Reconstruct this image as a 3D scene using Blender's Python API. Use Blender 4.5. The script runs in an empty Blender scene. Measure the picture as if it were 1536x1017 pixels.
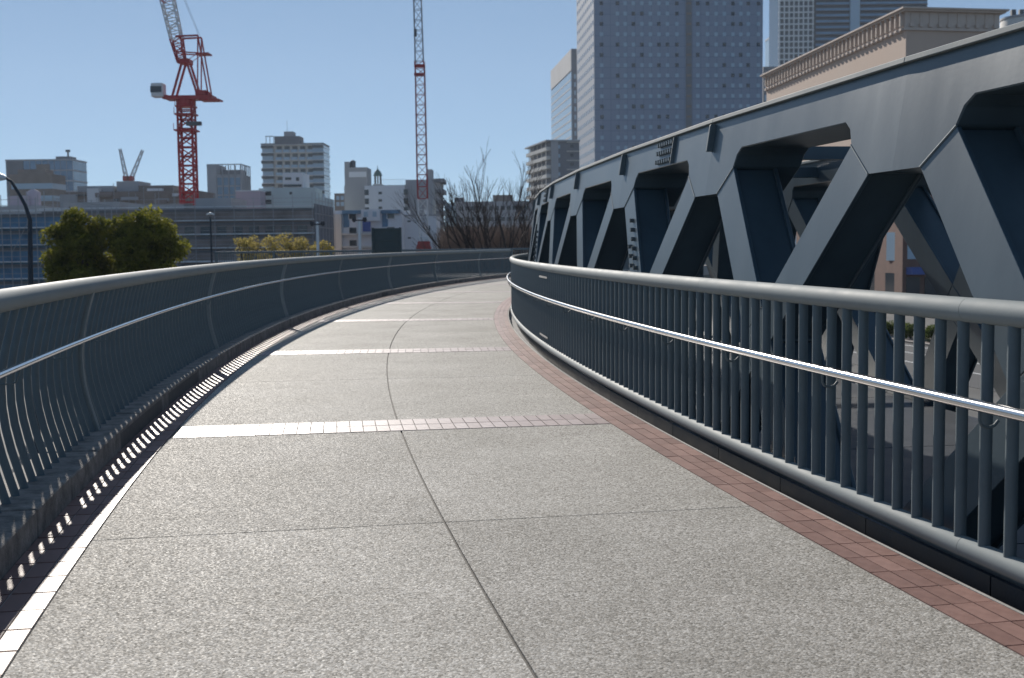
import bpy, bmesh, math, random
from mathutils import Vector, Matrix
random.seed(7)
S = bpy.context.scene
COL = S.collection
PI = math.pi
# ------------------------------------------------------------------ camera
F, PITCH, ROLL, EYE = 1820.9, 0.0774, 0.012, 1.5      # focal length in photo pixels (1536 wide)
cam = bpy.data.cameras.new('camera'); cam_o = bpy.data.objects.new('camera', cam); COL.objects.link(cam_o)
cam.sensor_width = 36; cam.lens = F / 1536 * 36; cam.clip_start = 0.05; cam.clip_end = 6000
cam_o.matrix_world = Matrix.Translation((0, 0, EYE)) @ Matrix.Rotation(PI / 2 - PITCH, 4, 'X') @ Matrix.Rotation(-ROLL, 4, 'Z')
cam.dof.use_dof = True; cam.dof.focus_distance = 7.5; cam.dof.aperture_fstop = 4.5
S.camera = cam_o
# ------------------------------------------------------------------ sky and sun
SUN_AZ, SUN_EL = math.radians(-17), math.radians(25)   # azimuth from +Y, negative to the left
w = bpy.data.worlds.new('World'); S.world = w; w.use_nodes = True
nt = w.node_tree; bg = nt.nodes['Background']
sky = nt.nodes.new('ShaderNodeTexSky'); sky.sky_type = 'NISHITA'; sky.sun_disc = False
sky.sun_elevation = SUN_EL; sky.sun_rotation = SUN_AZ; sky.altitude = 0; sky.air_density = 0.5; sky.dust_density = 0.0; sky.ozone_density = 1.0
gam = nt.nodes.new('ShaderNodeGamma'); gam.inputs[1].default_value = 0.5        # softer contrast between zenith and horizon
tint = nt.nodes.new('ShaderNodeMix'); tint.data_type = 'RGBA'; tint.blend_type = 'MULTIPLY'; tint.inputs[0].default_value = 1; tint.inputs[7].default_value = (1.64, 2.08, 2.48, 1)
nt.links.new(sky.outputs[0], gam.inputs[0]); nt.links.new(gam.outputs[0], tint.inputs[6]); nt.links.new(tint.outputs[2], bg.inputs[0]); bg.inputs[1].default_value = 0.076
sun = bpy.data.lights.new('sun', 'SUN'); sun.energy = 4.8; sun.angle = math.radians(0.5); sun.color = (1.0, 0.93, 0.84)
sun_o = bpy.data.objects.new('sun', sun); COL.objects.link(sun_o)
sd = Vector((math.sin(SUN_AZ) * math.cos(SUN_EL), math.cos(SUN_AZ) * math.cos(SUN_EL), math.sin(SUN_EL)))
sun_o.rotation_euler = sd.to_track_quat('Z', 'Y').to_euler(); sun_o.location = (-20, 40, 60)
S.view_settings.view_transform = 'Standard'; S.view_settings.look = 'None'
S.view_settings.exposure = 0.30; S.view_settings.gamma = 1.0; S.view_settings.use_curve_mapping = False
S.render.engine = 'CYCLES'

# ------------------------------------------------------------------ materials
M = {}
def mat(name, col, rough=0.6, metal=0.0, var=0.0, vscale=3.0, bump=0.0, bscale=40.0, col2=None, spec=0.5, streak=False):
    m = bpy.data.materials.new(name); m.use_nodes = True; n = m.node_tree.nodes; l = m.node_tree.links
    b = n['Principled BSDF']; b.inputs['Roughness'].default_value = rough; b.inputs['Metallic'].default_value = metal
    b.inputs['Specular IOR Level'].default_value = spec
    b.inputs['Base Color'].default_value = (*col, 1)
    tc = n.new('ShaderNodeTexCoord')
    if var or col2:
        no = n.new('ShaderNodeTexNoise'); no.inputs['Scale'].default_value = vscale; no.inputs['Detail'].default_value = 6; no.inputs['Roughness'].default_value = 0.65
        src = tc.outputs['Object']
        if streak:
            mp = n.new('ShaderNodeMapping'); mp.inputs['Scale'].default_value = (1, 1, 0.12); l.new(src, mp.inputs[0]); src = mp.outputs[0]
        l.new(src, no.inputs['Vector'])
        r = n.new('ShaderNodeValToRGB'); r.color_ramp.elements[0].position = 0.35; r.color_ramp.elements[1].position = 0.68
        c2 = col2 or tuple(min(1, c * (1 + var)) for c in col); c1 = col if col2 else tuple(c * (1 - var) for c in col)
        r.color_ramp.elements[0].color = (*c1, 1); r.color_ramp.elements[1].color = (*c2, 1)
        l.new(no.outputs[0], r.inputs[0]); l.new(r.outputs[0], b.inputs['Base Color'])
        mr = n.new('ShaderNodeMapRange'); mr.inputs[3].default_value = max(0.02, rough * 0.8); mr.inputs[4].default_value = min(1, rough * 1.2)
        l.new(no.outputs[0], mr.inputs[0]); l.new(mr.outputs[0], b.inputs['Roughness'])
    if bump:
        nb = n.new('ShaderNodeTexNoise'); nb.inputs['Scale'].default_value = bscale; nb.inputs['Detail'].default_value = 4
        l.new(tc.outputs['Object'], nb.inputs['Vector'])
        bp = n.new('ShaderNodeBump'); bp.inputs['Strength'].default_value = bump; bp.inputs['Distance'].default_value = 0.01
        l.new(nb.outputs[0], bp.inputs['Height']); l.new(bp.outputs[0], b.inputs['Normal'])
    M[name] = m; return m

mat('paint', (0.060, 0.090, 0.110), 0.34, var=0.16, vscale=1.8, bump=0.03, bscale=30, streak=True)
mat('rail_paint', (0.215, 0.245, 0.25), 0.72, var=0.09, vscale=2.0, bump=0.03, bscale=60, spec=0.3)
mat('bar_paint', (0.105, 0.140, 0.158), 0.6, var=0.10, vscale=3.0, spec=0.35)
mat('dark_paint_and_shade', (0.018, 0.027, 0.040), 0.55, var=0.15, vscale=4.0, bump=0.1, bscale=60)  # dark painted metal; on the gutter this colour stands for shade
mat('steel', (0.60, 0.60, 0.61), 0.17, metal=1.0)
mat('bolt', (0.10, 0.12, 0.13), 0.35)
mat('grout', (0.34, 0.325, 0.30), 0.9, var=0.2, vscale=9, bump=0.2, bscale=200)
mat('tile_joint', (0.10, 0.095, 0.088), 0.95, var=0.2, vscale=9)
mat('kerb_stone', (0.21, 0.19, 0.17), 0.9, var=0.45, vscale=7, bump=0.8, bscale=45)
mat('concrete', (0.34, 0.33, 0.31), 0.85, var=0.15, vscale=2.5, bump=0.15, bscale=40)
mat('asphalt', (0.058, 0.060, 0.064), 0.9, var=0.2, vscale=0.6, bump=0.2, bscale=30)
mat('ground', (0.10, 0.098, 0.093), 0.95, var=0.25, vscale=0.15)
mat('lane_paint', (0.75, 0.75, 0.73), 0.7)
mat('pave_far', (0.24, 0.20, 0.18), 0.9, var=0.2, vscale=0.8)

def tile_mat(name, ca, cb, cc):
    m = mat(name, ca, 0.42, spec=0.24); n = m.node_tree.nodes; l = m.node_tree.links; b = n['Principled BSDF']
    oi = n.new('ShaderNodeObjectInfo'); r = n.new('ShaderNodeValToRGB'); e = r.color_ramp.elements
    e[0].color = (*ca, 1); e[1].color = (*cb, 1); x = e.new(0.55); x.color = (*cc, 1)
    l.new(oi.outputs['Random'], r.inputs[0])
    no = n.new('ShaderNodeTexNoise'); no.inputs['Scale'].default_value = 22; no.inputs['Detail'].default_value = 5
    tc = n.new('ShaderNodeTexCoord'); l.new(tc.outputs['Object'], no.inputs['Vector'])
    mx = n.new('ShaderNodeMix'); mx.data_type = 'RGBA'; mx.blend_type = 'MULTIPLY'; mx.inputs[0].default_value = 0.5
    l.new(r.outputs[0], mx.inputs[6]); rr = n.new('ShaderNodeValToRGB'); rr.color_ramp.elements[0].color = (.7, .7, .7, 1); rr.color_ramp.elements[0].position = .35; rr.color_ramp.elements[1].position = .65
    l.new(no.outputs[0], rr.inputs[0]); l.new(rr.outputs[0], mx.inputs[7]); l.new(mx.outputs[2], b.inputs['Base Color'])
    mr = n.new('ShaderNodeMapRange'); mr.inputs[3].default_value = 0.36; mr.inputs[4].default_value = 0.56; l.new(no.outputs[0], mr.inputs[0]); l.new(mr.outputs[0], b.inputs['Roughness'])
    nb = n.new('ShaderNodeTexNoise'); nb.inputs['Scale'].default_value = 260; l.new(tc.outputs['Object'], nb.inputs['Vector'])
    bp = n.new('ShaderNodeBump'); bp.inputs['Strength'].default_value = 0.12; bp.inputs['Distance'].default_value = 0.004; l.new(nb.outputs[0], bp.inputs['Height']); l.new(bp.outputs[0], b.inputs['Normal'])
tile_mat('tile', (0.235, 0.136, 0.116), (0.35, 0.21, 0.178), (0.285, 0.168, 0.142))
tile_mat('glare_tile', (0.36, 0.285, 0.27), (0.47, 0.39, 0.375), (0.42, 0.335, 0.32))  # brown tile lightened, so the bands carry sun glare in their colour

def aggregate():
    m = mat('aggregate', (0.3, 0.29, 0.27), 0.5); n = m.node_tree.nodes; l = m.node_tree.links; b = n['Principled BSDF']
    tc = n.new('ShaderNodeTexCoord')
    v = n.new('ShaderNodeTexVoronoi'); v.inputs['Scale'].default_value = 112; l.new(tc.outputs['Object'], v.inputs['Vector'])
    sep = n.new('ShaderNodeSeparateColor'); l.new(v.outputs['Color'], sep.inputs[0])
    r = n.new('ShaderNodeValToRGB'); e = r.color_ramp.elements
    e[0].color = (0.20, 0.186, 0.163, 1); e[1].color = (0.71, 0.685, 0.635, 1)
    for p, c in ((0.3, (0.36, 0.346, 0.315)), (0.55, (0.435, 0.405, 0.36)), (0.8, (0.53, 0.512, 0.478))):
        x = e.new(p); x.color = (*c, 1)
    l.new(sep.outputs[0], r.inputs[0])
    big = n.new('ShaderNodeTexNoise'); big.inputs['Scale'].default_value = 0.9; big.inputs['Detail'].default_value = 8; big.inputs['Roughness'].default_value = 0.6; l.new(tc.outputs['Object'], big.inputs['Vector'])
    rb = n.new('ShaderNodeValToRGB'); rb.color_ramp.elements[0].position = 0.3; rb.color_ramp.elements[1].position = 0.7
    rb.color_ramp.elements[0].color = (.76, .755, .74, 1); rb.color_ramp.elements[1].color = (1, 1, 1, 1); l.new(big.outputs[0], rb.inputs[0])
    mx = n.new('ShaderNodeMix'); mx.data_type = 'RGBA'; mx.blend_type = 'MULTIPLY'; mx.inputs[0].default_value = 1
    l.new(r.outputs[0], mx.inputs[6]); l.new(rb.outputs[0], mx.inputs[7])
    oi = n.new('ShaderNodeObjectInfo'); mo = n.new('ShaderNodeMapRange'); mo.inputs[3].default_value = 0.93; mo.inputs[4].default_value = 1.05; l.new(oi.outputs['Random'], mo.inputs[0])
    m2 = n.new('ShaderNodeMix'); m2.data_type = 'RGBA'; m2.blend_type = 'MULTIPLY'; m2.inputs[0].default_value = 1
    l.new(mx.outputs[2], m2.inputs[6]); l.new(mo.outputs[0], m2.inputs[7])
    gv = n.new('ShaderNodeTexVoronoi'); gv.inputs['Scale'].default_value = 1.15; l.new(tc.outputs['Object'], gv.inputs['Vector'])       # old gum and drip spots
    gr = n.new('ShaderNodeValToRGB'); gr.color_ramp.elements[0].position = 0.018; gr.color_ramp.elements[0].color = (.62, .61, .60, 1); gr.color_ramp.elements[1].position = 0.04; gr.color_ramp.elements[1].color = (1, 1, 1, 1); l.new(gv.outputs['Distance'], gr.inputs[0])
    m3 = n.new('ShaderNodeMix'); m3.data_type = 'RGBA'; m3.blend_type = 'MULTIPLY'; m3.inputs[0].default_value = 1; l.new(m2.outputs[2], m3.inputs[6]); l.new(gr.outputs[0], m3.inputs[7])
    l.new(m3.outputs[2], b.inputs['Base Color'])
    mr = n.new('ShaderNodeMapRange'); b.inputs['Specular IOR Level'].default_value = 0.07; mr.inputs[3].default_value = 0.55; mr.inputs[4].default_value = 1.0; l.new(sep.outputs[1], mr.inputs[0]); l.new(mr.outputs[0], b.inputs['Roughness'])
    inv = n.new('ShaderNodeMath'); inv.operation = 'SUBTRACT'; inv.inputs[0].default_value = 0.8; l.new(v.outputs['Distance'], inv.inputs[1])
    ad = n.new('ShaderNodeMath'); ad.operation = 'MULTIPLY_ADD'; ad.inputs[1].default_value = 0.35; l.new(sep.outputs[2], ad.inputs[0]); l.new(inv.outputs[0], ad.inputs[2])
    bp = n.new('ShaderNodeBump'); bp.inputs['Strength'].default_value = 0.36; bp.inputs['Distance'].default_value = 0.005; l.new(ad.outputs[0], bp.inputs['Height']); l.new(bp.outputs[0], b.inputs['Normal'])
aggregate()

# ------------------------------------------------------------------ mesh helpers
class MB:
    def __init__(s): s.v = []; s.f = []; s.sm = []
    def poly(s, vs, faces, smooth=False):
        o = len(s.v); s.v += [tuple(p) for p in vs]
        for f in faces: s.f.append(tuple(i + o for i in f)); s.sm.append(smooth)
        return s
    def hexa(s, p):   # 8 points: bottom ring 0-3, top ring 4-7
        return s.poly(p, [(3, 2, 1, 0), (4, 5, 6, 7), (0, 1, 5, 4), (1, 2, 6, 5), (2, 3, 7, 6), (3, 0, 4, 7)])
    def box(s, x0, x1, y0, y1, z0, z1):
        return s.hexa([(x0, y0, z0), (x1, y0, z0), (x1, y1, z0), (x0, y1, z0), (x0, y0, z1), (x1, y0, z1), (x1, y1, z1), (x0, y1, z1)])
    def tube(s, path, radii, sides=12, cap=True, smooth=True):
        pts = [Vector(p) for p in path]; n = len(pts)
        if not isinstance(radii, (list, tuple)): radii = [radii] * n
        vs = []; ref = None
        for i, p in enumerate(pts):
            t = (pts[min(i + 1, n - 1)] - pts[max(i - 1, 0)]).normalized()
            if ref is None: ref = Vector((0, 0, 1)) if abs(t.z) < 0.9 else Vector((1, 0, 0))
            a = (ref - t * ref.dot(t)).normalized(); b = t.cross(a); ref = a
            for k in range(sides):
                q = 2 * PI * k / sides + PI / sides
                vs.append(p + (a * math.cos(q) + b * math.sin(q)) * radii[i])
        fs = []
        for i in range(n - 1):
            for k in range(sides):
                k2 = (k + 1) % sides; fs.append((i * sides + k, i * sides + k2, (i + 1) * sides + k2, (i + 1) * sides + k))
        s.poly(vs, fs, smooth)
        if cap:
            s.poly(vs[:sides], [tuple(reversed(range(sides)))]); s.poly(vs[-sides:], [tuple(range(sides))])   # caps keep their own vertices
        return s
    def bar(s, a, b, w): return s.tube([a, b], w, 4, True, False)
    def mesh(s, name, m):
        me = bpy.data.meshes.new(name); me.from_pydata(s.v, [], s.f)
        me.polygons.foreach_set('use_smooth', s.sm); me.update()
        if m: me.materials.append(M[m] if isinstance(m, str) else m)
        return me
    def build(s, name, m, parent=None, bevel=0):
        me = s.mesh(name, m)
        bm = bmesh.new(); bm.from_mesh(me); bmesh.ops.recalc_face_normals(bm, faces=bm.faces)
        if bevel: bmesh.ops.bevel(bm, geom=list(bm.edges), offset=bevel, segments=1, affect='EDGES', clamp_overlap=True)
        bm.to_mesh(me); bm.free()
        return link(name, me, parent)
def link(name, me, parent=None, mw=None):
    o = bpy.data.objects.new(name, me); COL.objects.link(o)
    if parent is not None: o.parent = parent
    if mw is not None: o.matrix_local = mw
    return o
def tag(o, label, cat=None, group=None, kind=None):
    if label: o['label'] = label
    if cat: o['category'] = cat
    if group: o['group'] = group
    if kind: o['kind'] = kind
    return o
def empty(name, loc=(0, 0, 0), rz=0):
    o = bpy.data.objects.new(name, None); COL.objects.link(o); o.location = loc; o.rotation_euler = (0, 0, rz); o.empty_display_size = 0.2; return o
def struct(o, label, cat): return tag(o, label, cat, kind='structure')
def bevmesh(mb, name, m, off):
    me = mb.mesh(name, m); bm = bmesh.new(); bm.from_mesh(me); bmesh.ops.recalc_face_normals(bm, faces=bm.faces)
    if off: bmesh.ops.bevel(bm, geom=list(bm.edges), offset=off, segments=1, affect='EDGES', clamp_overlap=True)
    bm.to_mesh(me); bm.free(); return me

# the walkway is an arc about (CX, CY): s = distance along the inner rail, R = distance from the centre
CX, CY, RR = 112.22, 26.41, 112.2
def W(s, R, z, ref=RR):
    t = s / ref
    return Vector((CX - R * math.cos(t), CY + R * math.sin(t), z))
def WM(s, R, z):    # local frame: x along the arc, y towards the centre... z up
    t = s / RR
    tx = Vector((math.sin(t), math.cos(t), 0)); ty = Vector((-math.cos(t), math.sin(t), 0)); p = W(s, R, z)   # ty: outward, away from the centre
    m = Matrix((( tx.x, ty.x, 0, p.x), (tx.y, ty.y, 0, p.y), (0, 0, 1, p.z), (0, 0, 0, 1)))
    return m
def arcbox(mb, s0, s1, R0, R1, z0, z1, step=0.6):
    n = max(1, int(math.ceil((s1 - s0) / step))); vs = []; fs = []
    for i in range(n + 1):
        s = s0 + (s1 - s0) * i / n
        vs += [W(s, R0, z0), W(s, R1, z0), W(s, R1, z1), W(s, R0, z1)]
    for i in range(n):
        a = 4 * i; b = a + 4
        for k in range(4): fs.append((a + k, a + (k + 1) % 4, b + (k + 1) % 4, b + k))
    fs += [(3, 2, 1, 0), (4 * n, 4 * n + 1, 4 * n + 2, 4 * n + 3)]
    return mb.poly(vs, fs)
def arctube(mb, s0, s1, R, z, r, step=0.3, sides=16, cap=True):
    n = max(1, int(math.ceil((s1 - s0) / step)))
    return mb.tube([W(s0 + (s1 - s0) * i / n, R, z) for i in range(n + 1)], r, sides, cap)

# photo pixel + distance -> world, used once to work out where the city blocks stand
def at(px, py, Y):
    x = (px - 768) / F; y = -(py - 508.5) / F; c, s_ = math.cos(ROLL), math.sin(ROLL)
    x, y = x * c + y * s_, -x * s_ + y * c
    d = Vector((x, math.cos(PITCH) + y * math.sin(PITCH), -math.sin(PITCH) + y * math.cos(PITCH)))
    return Vector((0, 0, EYE)) + d * (Y / d.y)
GZ = -6.0

# ------------------------------------------------------------------ ground, road
g = MB().poly([(-2500, -400, GZ), (2500, -400, GZ), (2500, 4000, GZ), (-2500, 4000, GZ)], [(0, 1, 2, 3)]).build('ground', 'ground'); struct(g, 'flat grey city ground far below the footbridge', 'ground')
def roadx(Y, off): return 24.3 - 0.21 * (Y - 90) + off
def strip(o0, o1, y0, y1, z0, z1): 
    p = [(roadx(y0, o0), y0), (roadx(y0, o1), y0), (roadx(y1, o1), y1), (roadx(y1, o0), y1)]
    return MB().hexa([(x, y, z0) for x, y in p] + [(x, y, z1) for x, y in p])
rd = strip(-7, 4.2, -120, 300, GZ - .2, GZ + .02).build('road', 'asphalt'); struct(rd, 'grey asphalt road with white lane lines below the truss', 'road')
for off in (-3.1, 0.2, 3.1):
    strip(off - .08, off + .08, -120, 300, GZ + .0205, GZ + .026).build('lane_line', 'lane_paint', rd)
pv = strip(4.2, 14, -120, 300, GZ - .2, GZ + .14).build('pavement', 'pave_far'); struct(pv, 'brown paved sidewalk beside the road below', 'pavement')
strip(4.2, 4.4, -120, 300, GZ - .1, GZ + .15).build('kerb_edge', 'concrete', pv)

# ------------------------------------------------------------------ walkway deck
S0, S1 = -33.0, 62.0
mb = MB(); arcbox(mb, S0, S1, 112.30, 116.86, -0.42, -0.012)
deck = mb.build('walkway_deck', 'tile_joint'); struct(deck, 'curved footbridge deck of pale exposed aggregate paving', 'walkway')
for R in (112.9, 115.9):
    mb = MB(); arcbox(mb, S0, S1, R, R + .35, -1.2, -.421); mb.build('girder', 'paint', deck)
for s in (-28, -6, 16, 38, 58):
    p = W(s, 114.5, 0); MB().tube([(p.x, p.y, GZ), (p.x, p.y, -1.2)], .55, 20).build('pier', 'concrete', deck)
    MB().tube([W(s, 112.8, -1.25), W(s, 116.4, -1.25)], .28, 8).build('pier_cap', 'concrete', deck)
JP = 3.58; joints = [-19.63 + JP * k for k in range(-4, 23)]
band = {round(j, 2): (i % 2 == 1) for i, j in enumerate(joints)}   # every other joint is a tile band
BW = 0.31
RC = 114.345
for a, b in zip(joints[:-1], joints[1:]):
    ga = BW + .004 if band[round(a, 2)] else .0055; gb = BW + .004 if band[round(b, 2)] else .0055
    for r0, r1 in ((112.596, RC - .007), (RC + .007, 116.178)):
        mb = MB(); arcbox(mb, a + ga, b - gb, r0, r1, -.03, 0.0, .45); mb.build('paving_slab', 'aggregate', deck)
# tiles
tile_me = bevmesh(MB().box(-.1255, .1255, -.0445, .0445, -.012, .004), 'tile', 'tile', 0)
TP = 0.2575
def border(label, R0, first):
    mb = MB(); arcbox(mb, S0, S1, R0 + .002, R0 + .288, -.03, -.0015)
    root = mb.build('tile_border', 'grout'); struct(root, label, 'tile border')
    n = 0; s = first; rest = MB()
    while s < S1 - .3:
        for k in range(3):
            R = R0 + .048 + .0965 * k
            mtx = WM(s, R, 0) @ Matrix.Rotation(random.gauss(0, .004), 4, 'Z') @ Matrix.Translation((0, 0, random.gauss(0, .0006)))
            if n < 300: link('paving_tile', tile_me, root, mtx)
            else:
                q = [mtx @ Vector(c) for c in ((-.1255, -.0445, 0), (.1255, -.0445, 0), (.1255, .0445, 0), (-.1255, .0445, 0), (-.1255, -.0445, .005), (.1255, -.0445, .005), (.1255, .0445, .005), (-.1255, .0445, .005))]
                rest.hexa(q)
            n += 1
        s += TP
    o = rest.build('far_tiles', 'tile', root); o['kind'] = 'stuff'
border('strip of brown paving tiles along the truss side railing', 112.305, -24.035)
border('strip of brown paving tiles along the kerb under the bowed railing', 116.182, -24.035)
btile_me = bevmesh(MB().box(-.150, .150, -.0505, .0505, -.012, .004), 'band_tile', 'glare_tile', 0)
nb = 0
for j in joints:
    if not band[round(j, 2)] or j > 40 or j < -24: continue
    mb = MB(); arcbox(mb, j - BW, j + BW, 112.598, 116.176, -.03, -.003)
    root = mb.build('tile_band', 'tile_joint'); struct(root, 'row of glossy tiles crossing the footbridge deck', 'tile band')
    root['group'] = 'tile bands crossing the deck'
    k = 0; R = 112.598 + .054
    while R < 116.14:
        for sgn in (-1, 1):
            mtx = WM(j + sgn * .1545, R, 0) @ Matrix.Rotation(random.gauss(0, .004), 4, 'Z') @ Matrix.Translation((0, 0, random.gauss(0, .0006)))
            link('paving_tile', btile_me, root, mtx)
        R += .1078
# kerb under the left railing, in stone lengths
mb = MB(); arcbox(mb, S0, 34, 116.474, 116.85, -.40, .118)
kerb = mb.build('kerb', 'tile_joint'); struct(kerb, 'rough dark stone kerb carrying the bowed railing', 'kerb')
s = S0
while s < 33.5:
    L = 0.9; mb = MB(); arcbox(mb, s + .004, s + L - .004, 116.47 + random.uniform(-.006, .006), 116.858, -.02, .15 + random.uniform(-.004, .004), .9)
    mb.build('kerb_stone', 'kerb_stone', kerb, .008); s += L
# gutter along the inner side
mb = MB(); arcbox(mb, S0, S1, 112.285, 112.303, -.2, .004); arcbox(mb, S0, S1, 112.05, 112.0745, -.55, .03)
gut = mb.build('gutter', 'concrete'); struct(gut, 'steel edge gutter with painted shade beneath the straight railing', 'gutter')
s = S0
while s < S1 - 1.2:
    mb = MB(); arcbox(mb, s, s + 1.16, 112.076, 112.2845, -.135, -.10); mb.build('gutter_cover', 'dark_paint_and_shade', gut)  # the gutter's shade is put into its dark colour
    mb = MB(); arcbox(mb, s + .003, s + 1.163, 112.115, 112.14, -.0995, .02); mb.build('fascia_plate', 'dark_paint_and_shade', gut)
    s += 1.17

# ------------------------------------------------------------------ inner railing (straight balusters)
rr = empty('railing', W(-12, 112.2, 0)); tag(rr, 'straight grey tube railing between the deck and the steel truss', 'railing')
def arcpart(name, m, root, fn, bevel=0):
    mb = MB(); fn(mb); o = mb.build(name, m, None, bevel); o.parent = root; o.matrix_parent_inverse = Matrix.Translation(-root.location); return o
JS = 3.533
s = -21.2 - 3 * JS
while s < S1 - JS:
    arcpart('top_rail', 'rail_paint', rr, lambda mb: arctube(mb, s + .0012, s + JS - .0012, 112.2, 1.19, .055, .3, 20))
    arcpart('bottom_rail', 'rail_paint', rr, lambda mb: arctube(mb, s + .0012, s + JS - .0012, 112.2, .13, .047, .3, 20))
    for zc, rc in ((1.19, .0535), (.13, .0455)):
        arcpart('joint_sleeve', 'bar_paint', rr, lambda mb: arctube(mb, s - .03, s + .03, 112.2, zc, rc, .03, 20))
    s += JS
bal = bevmesh(MB().tube([(0, 0, .16), (0, 0, 1.15)], .027, 12), 'baluster', 'bar_paint', 0)
BP = .19; n = 0; s = -21.532 - BP * 30; rest = MB()
while s < 52:
    if n < 300:
        o = link('baluster', bal, rr, Matrix.Translation(-rr.location) @ WM(s, 112.2, 0))
    else:
        rest.tube([W(s, 112.2, .16), W(s, 112.2, 1.15)], .027, 6, False)
    n += 1; s += BP
o = rest.build('far_balusters', 'bar_paint'); o.parent = rr; o.matrix_parent_inverse = Matrix.Translation(-rr.location); o['kind'] = 'stuff'
arcpart('handrail', 'steel', rr, lambda mb: arctube(mb, S0 + 2, 52, 112.30, .80, .025, .25, 16))
hook = MB().tube([(0, .012, .735), (0, .03, .715), (0, .06, .705), (0, .088, .715), (0, .100, .735), (0, .100, .782)], .007, 8).mesh('hook', 'bar_paint')
s = -21.45 - 1.52 * 4
while s < 45:
    link('handrail_bracket', hook, rr, Matrix.Translation(-rr.location) @ WM(s, 112.2, 0)); s += 1.52
for z in (.26, 1.06):   # a small clamp plate on the bend
    arcpart('clamp_plate', 'concrete', rr, lambda mb: arcbox(mb, -10.4, -9.5, 112.2275, 112.234, z - .012, z + .012))

# ------------------------------------------------------------------ outer railing (bowed balusters)
lr = empty('railing', W(-6, 116.66, .15)); tag(lr, 'bowed grey railing with curved balusters on the stone kerb', 'railing')
LI = Matrix.Translation(-lr.location)
LE = 31.0
def bow(z): t = (z - .15) / 1.06; return .105 * math.sin(PI * min(1, max(0, t)) ** 1.0) 
s = S0 + 1
while s < LE - .5:
    e = min(LE, s + 3.6)
    arcpart('top_rail', 'rail_paint', lr, lambda mb: arctube(mb, s + .001, e - .001, 116.66, 1.235, .062, .3, 20)); s = e
arcpart('handrail', 'steel', lr, lambda mb: arctube(mb, S0 + 1, LE, 116.565, .885, .019, .25, 14))
zz = [.14 + (1.20 - .14) * i / 9 for i in range(10)]
bb = bevmesh(MB().tube([(0, bow(z), z) for z in zz], .0235, 8), 'bowed_baluster', 'bar_paint', 0)
BL = .207; n = 0; s = -30.3; rest = MB()
while s < LE:
    if n < 300: link('baluster', bb, lr, LI @ WM(s, 116.66, 0))
    else: rest.tube([W(s, 116.66 + bow(z), z) for z in zz[::3]], .0235, 5, False)
    n += 1; s += BL
o = rest.build('far_balusters', 'bar_paint'); o.parent = lr; o.matrix_parent_inverse = LI; o['kind'] = 'stuff'
pm = MB()
for i in range(9):
    a, b = zz[i], zz[i + 1]
    pm.hexa([(-.032, bow(a) - .045, a), (.032, bow(a) - .045, a), (.032, bow(a) + .03, a), (-.032, bow(a) + .03, a), (-.032, bow(b) - .045, b), (.032, bow(b) - .045, b), (.032, bow(b) + .03, b), (-.032, bow(b) + .03, b)])
pme = pm.mesh('post', 'rail_paint')
s = -16.8 - 7.12 * 2
while s < LE: link('post', pme, lr, LI @ WM(s, 116.66, 0)); s += 7.12
link('end_post', MB().box(-.09, .09, -.09, .09, .1, 1.33).mesh('end_post', 'bar_paint'), lr, LI @ WM(LE, 116.66, 0))
lh = MB().tube([(0, .085, .80), (0, .02, .79), (0, -.07, .80), (0, -.095, .87)], .006, 6).mesh('hook', 'bar_paint')
s = -16.8 - 1.46 * 9
while s < LE: link('handrail_bracket', lh, lr, LI @ WM(s + .4, 116.66, 0)); s += 1.46

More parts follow.
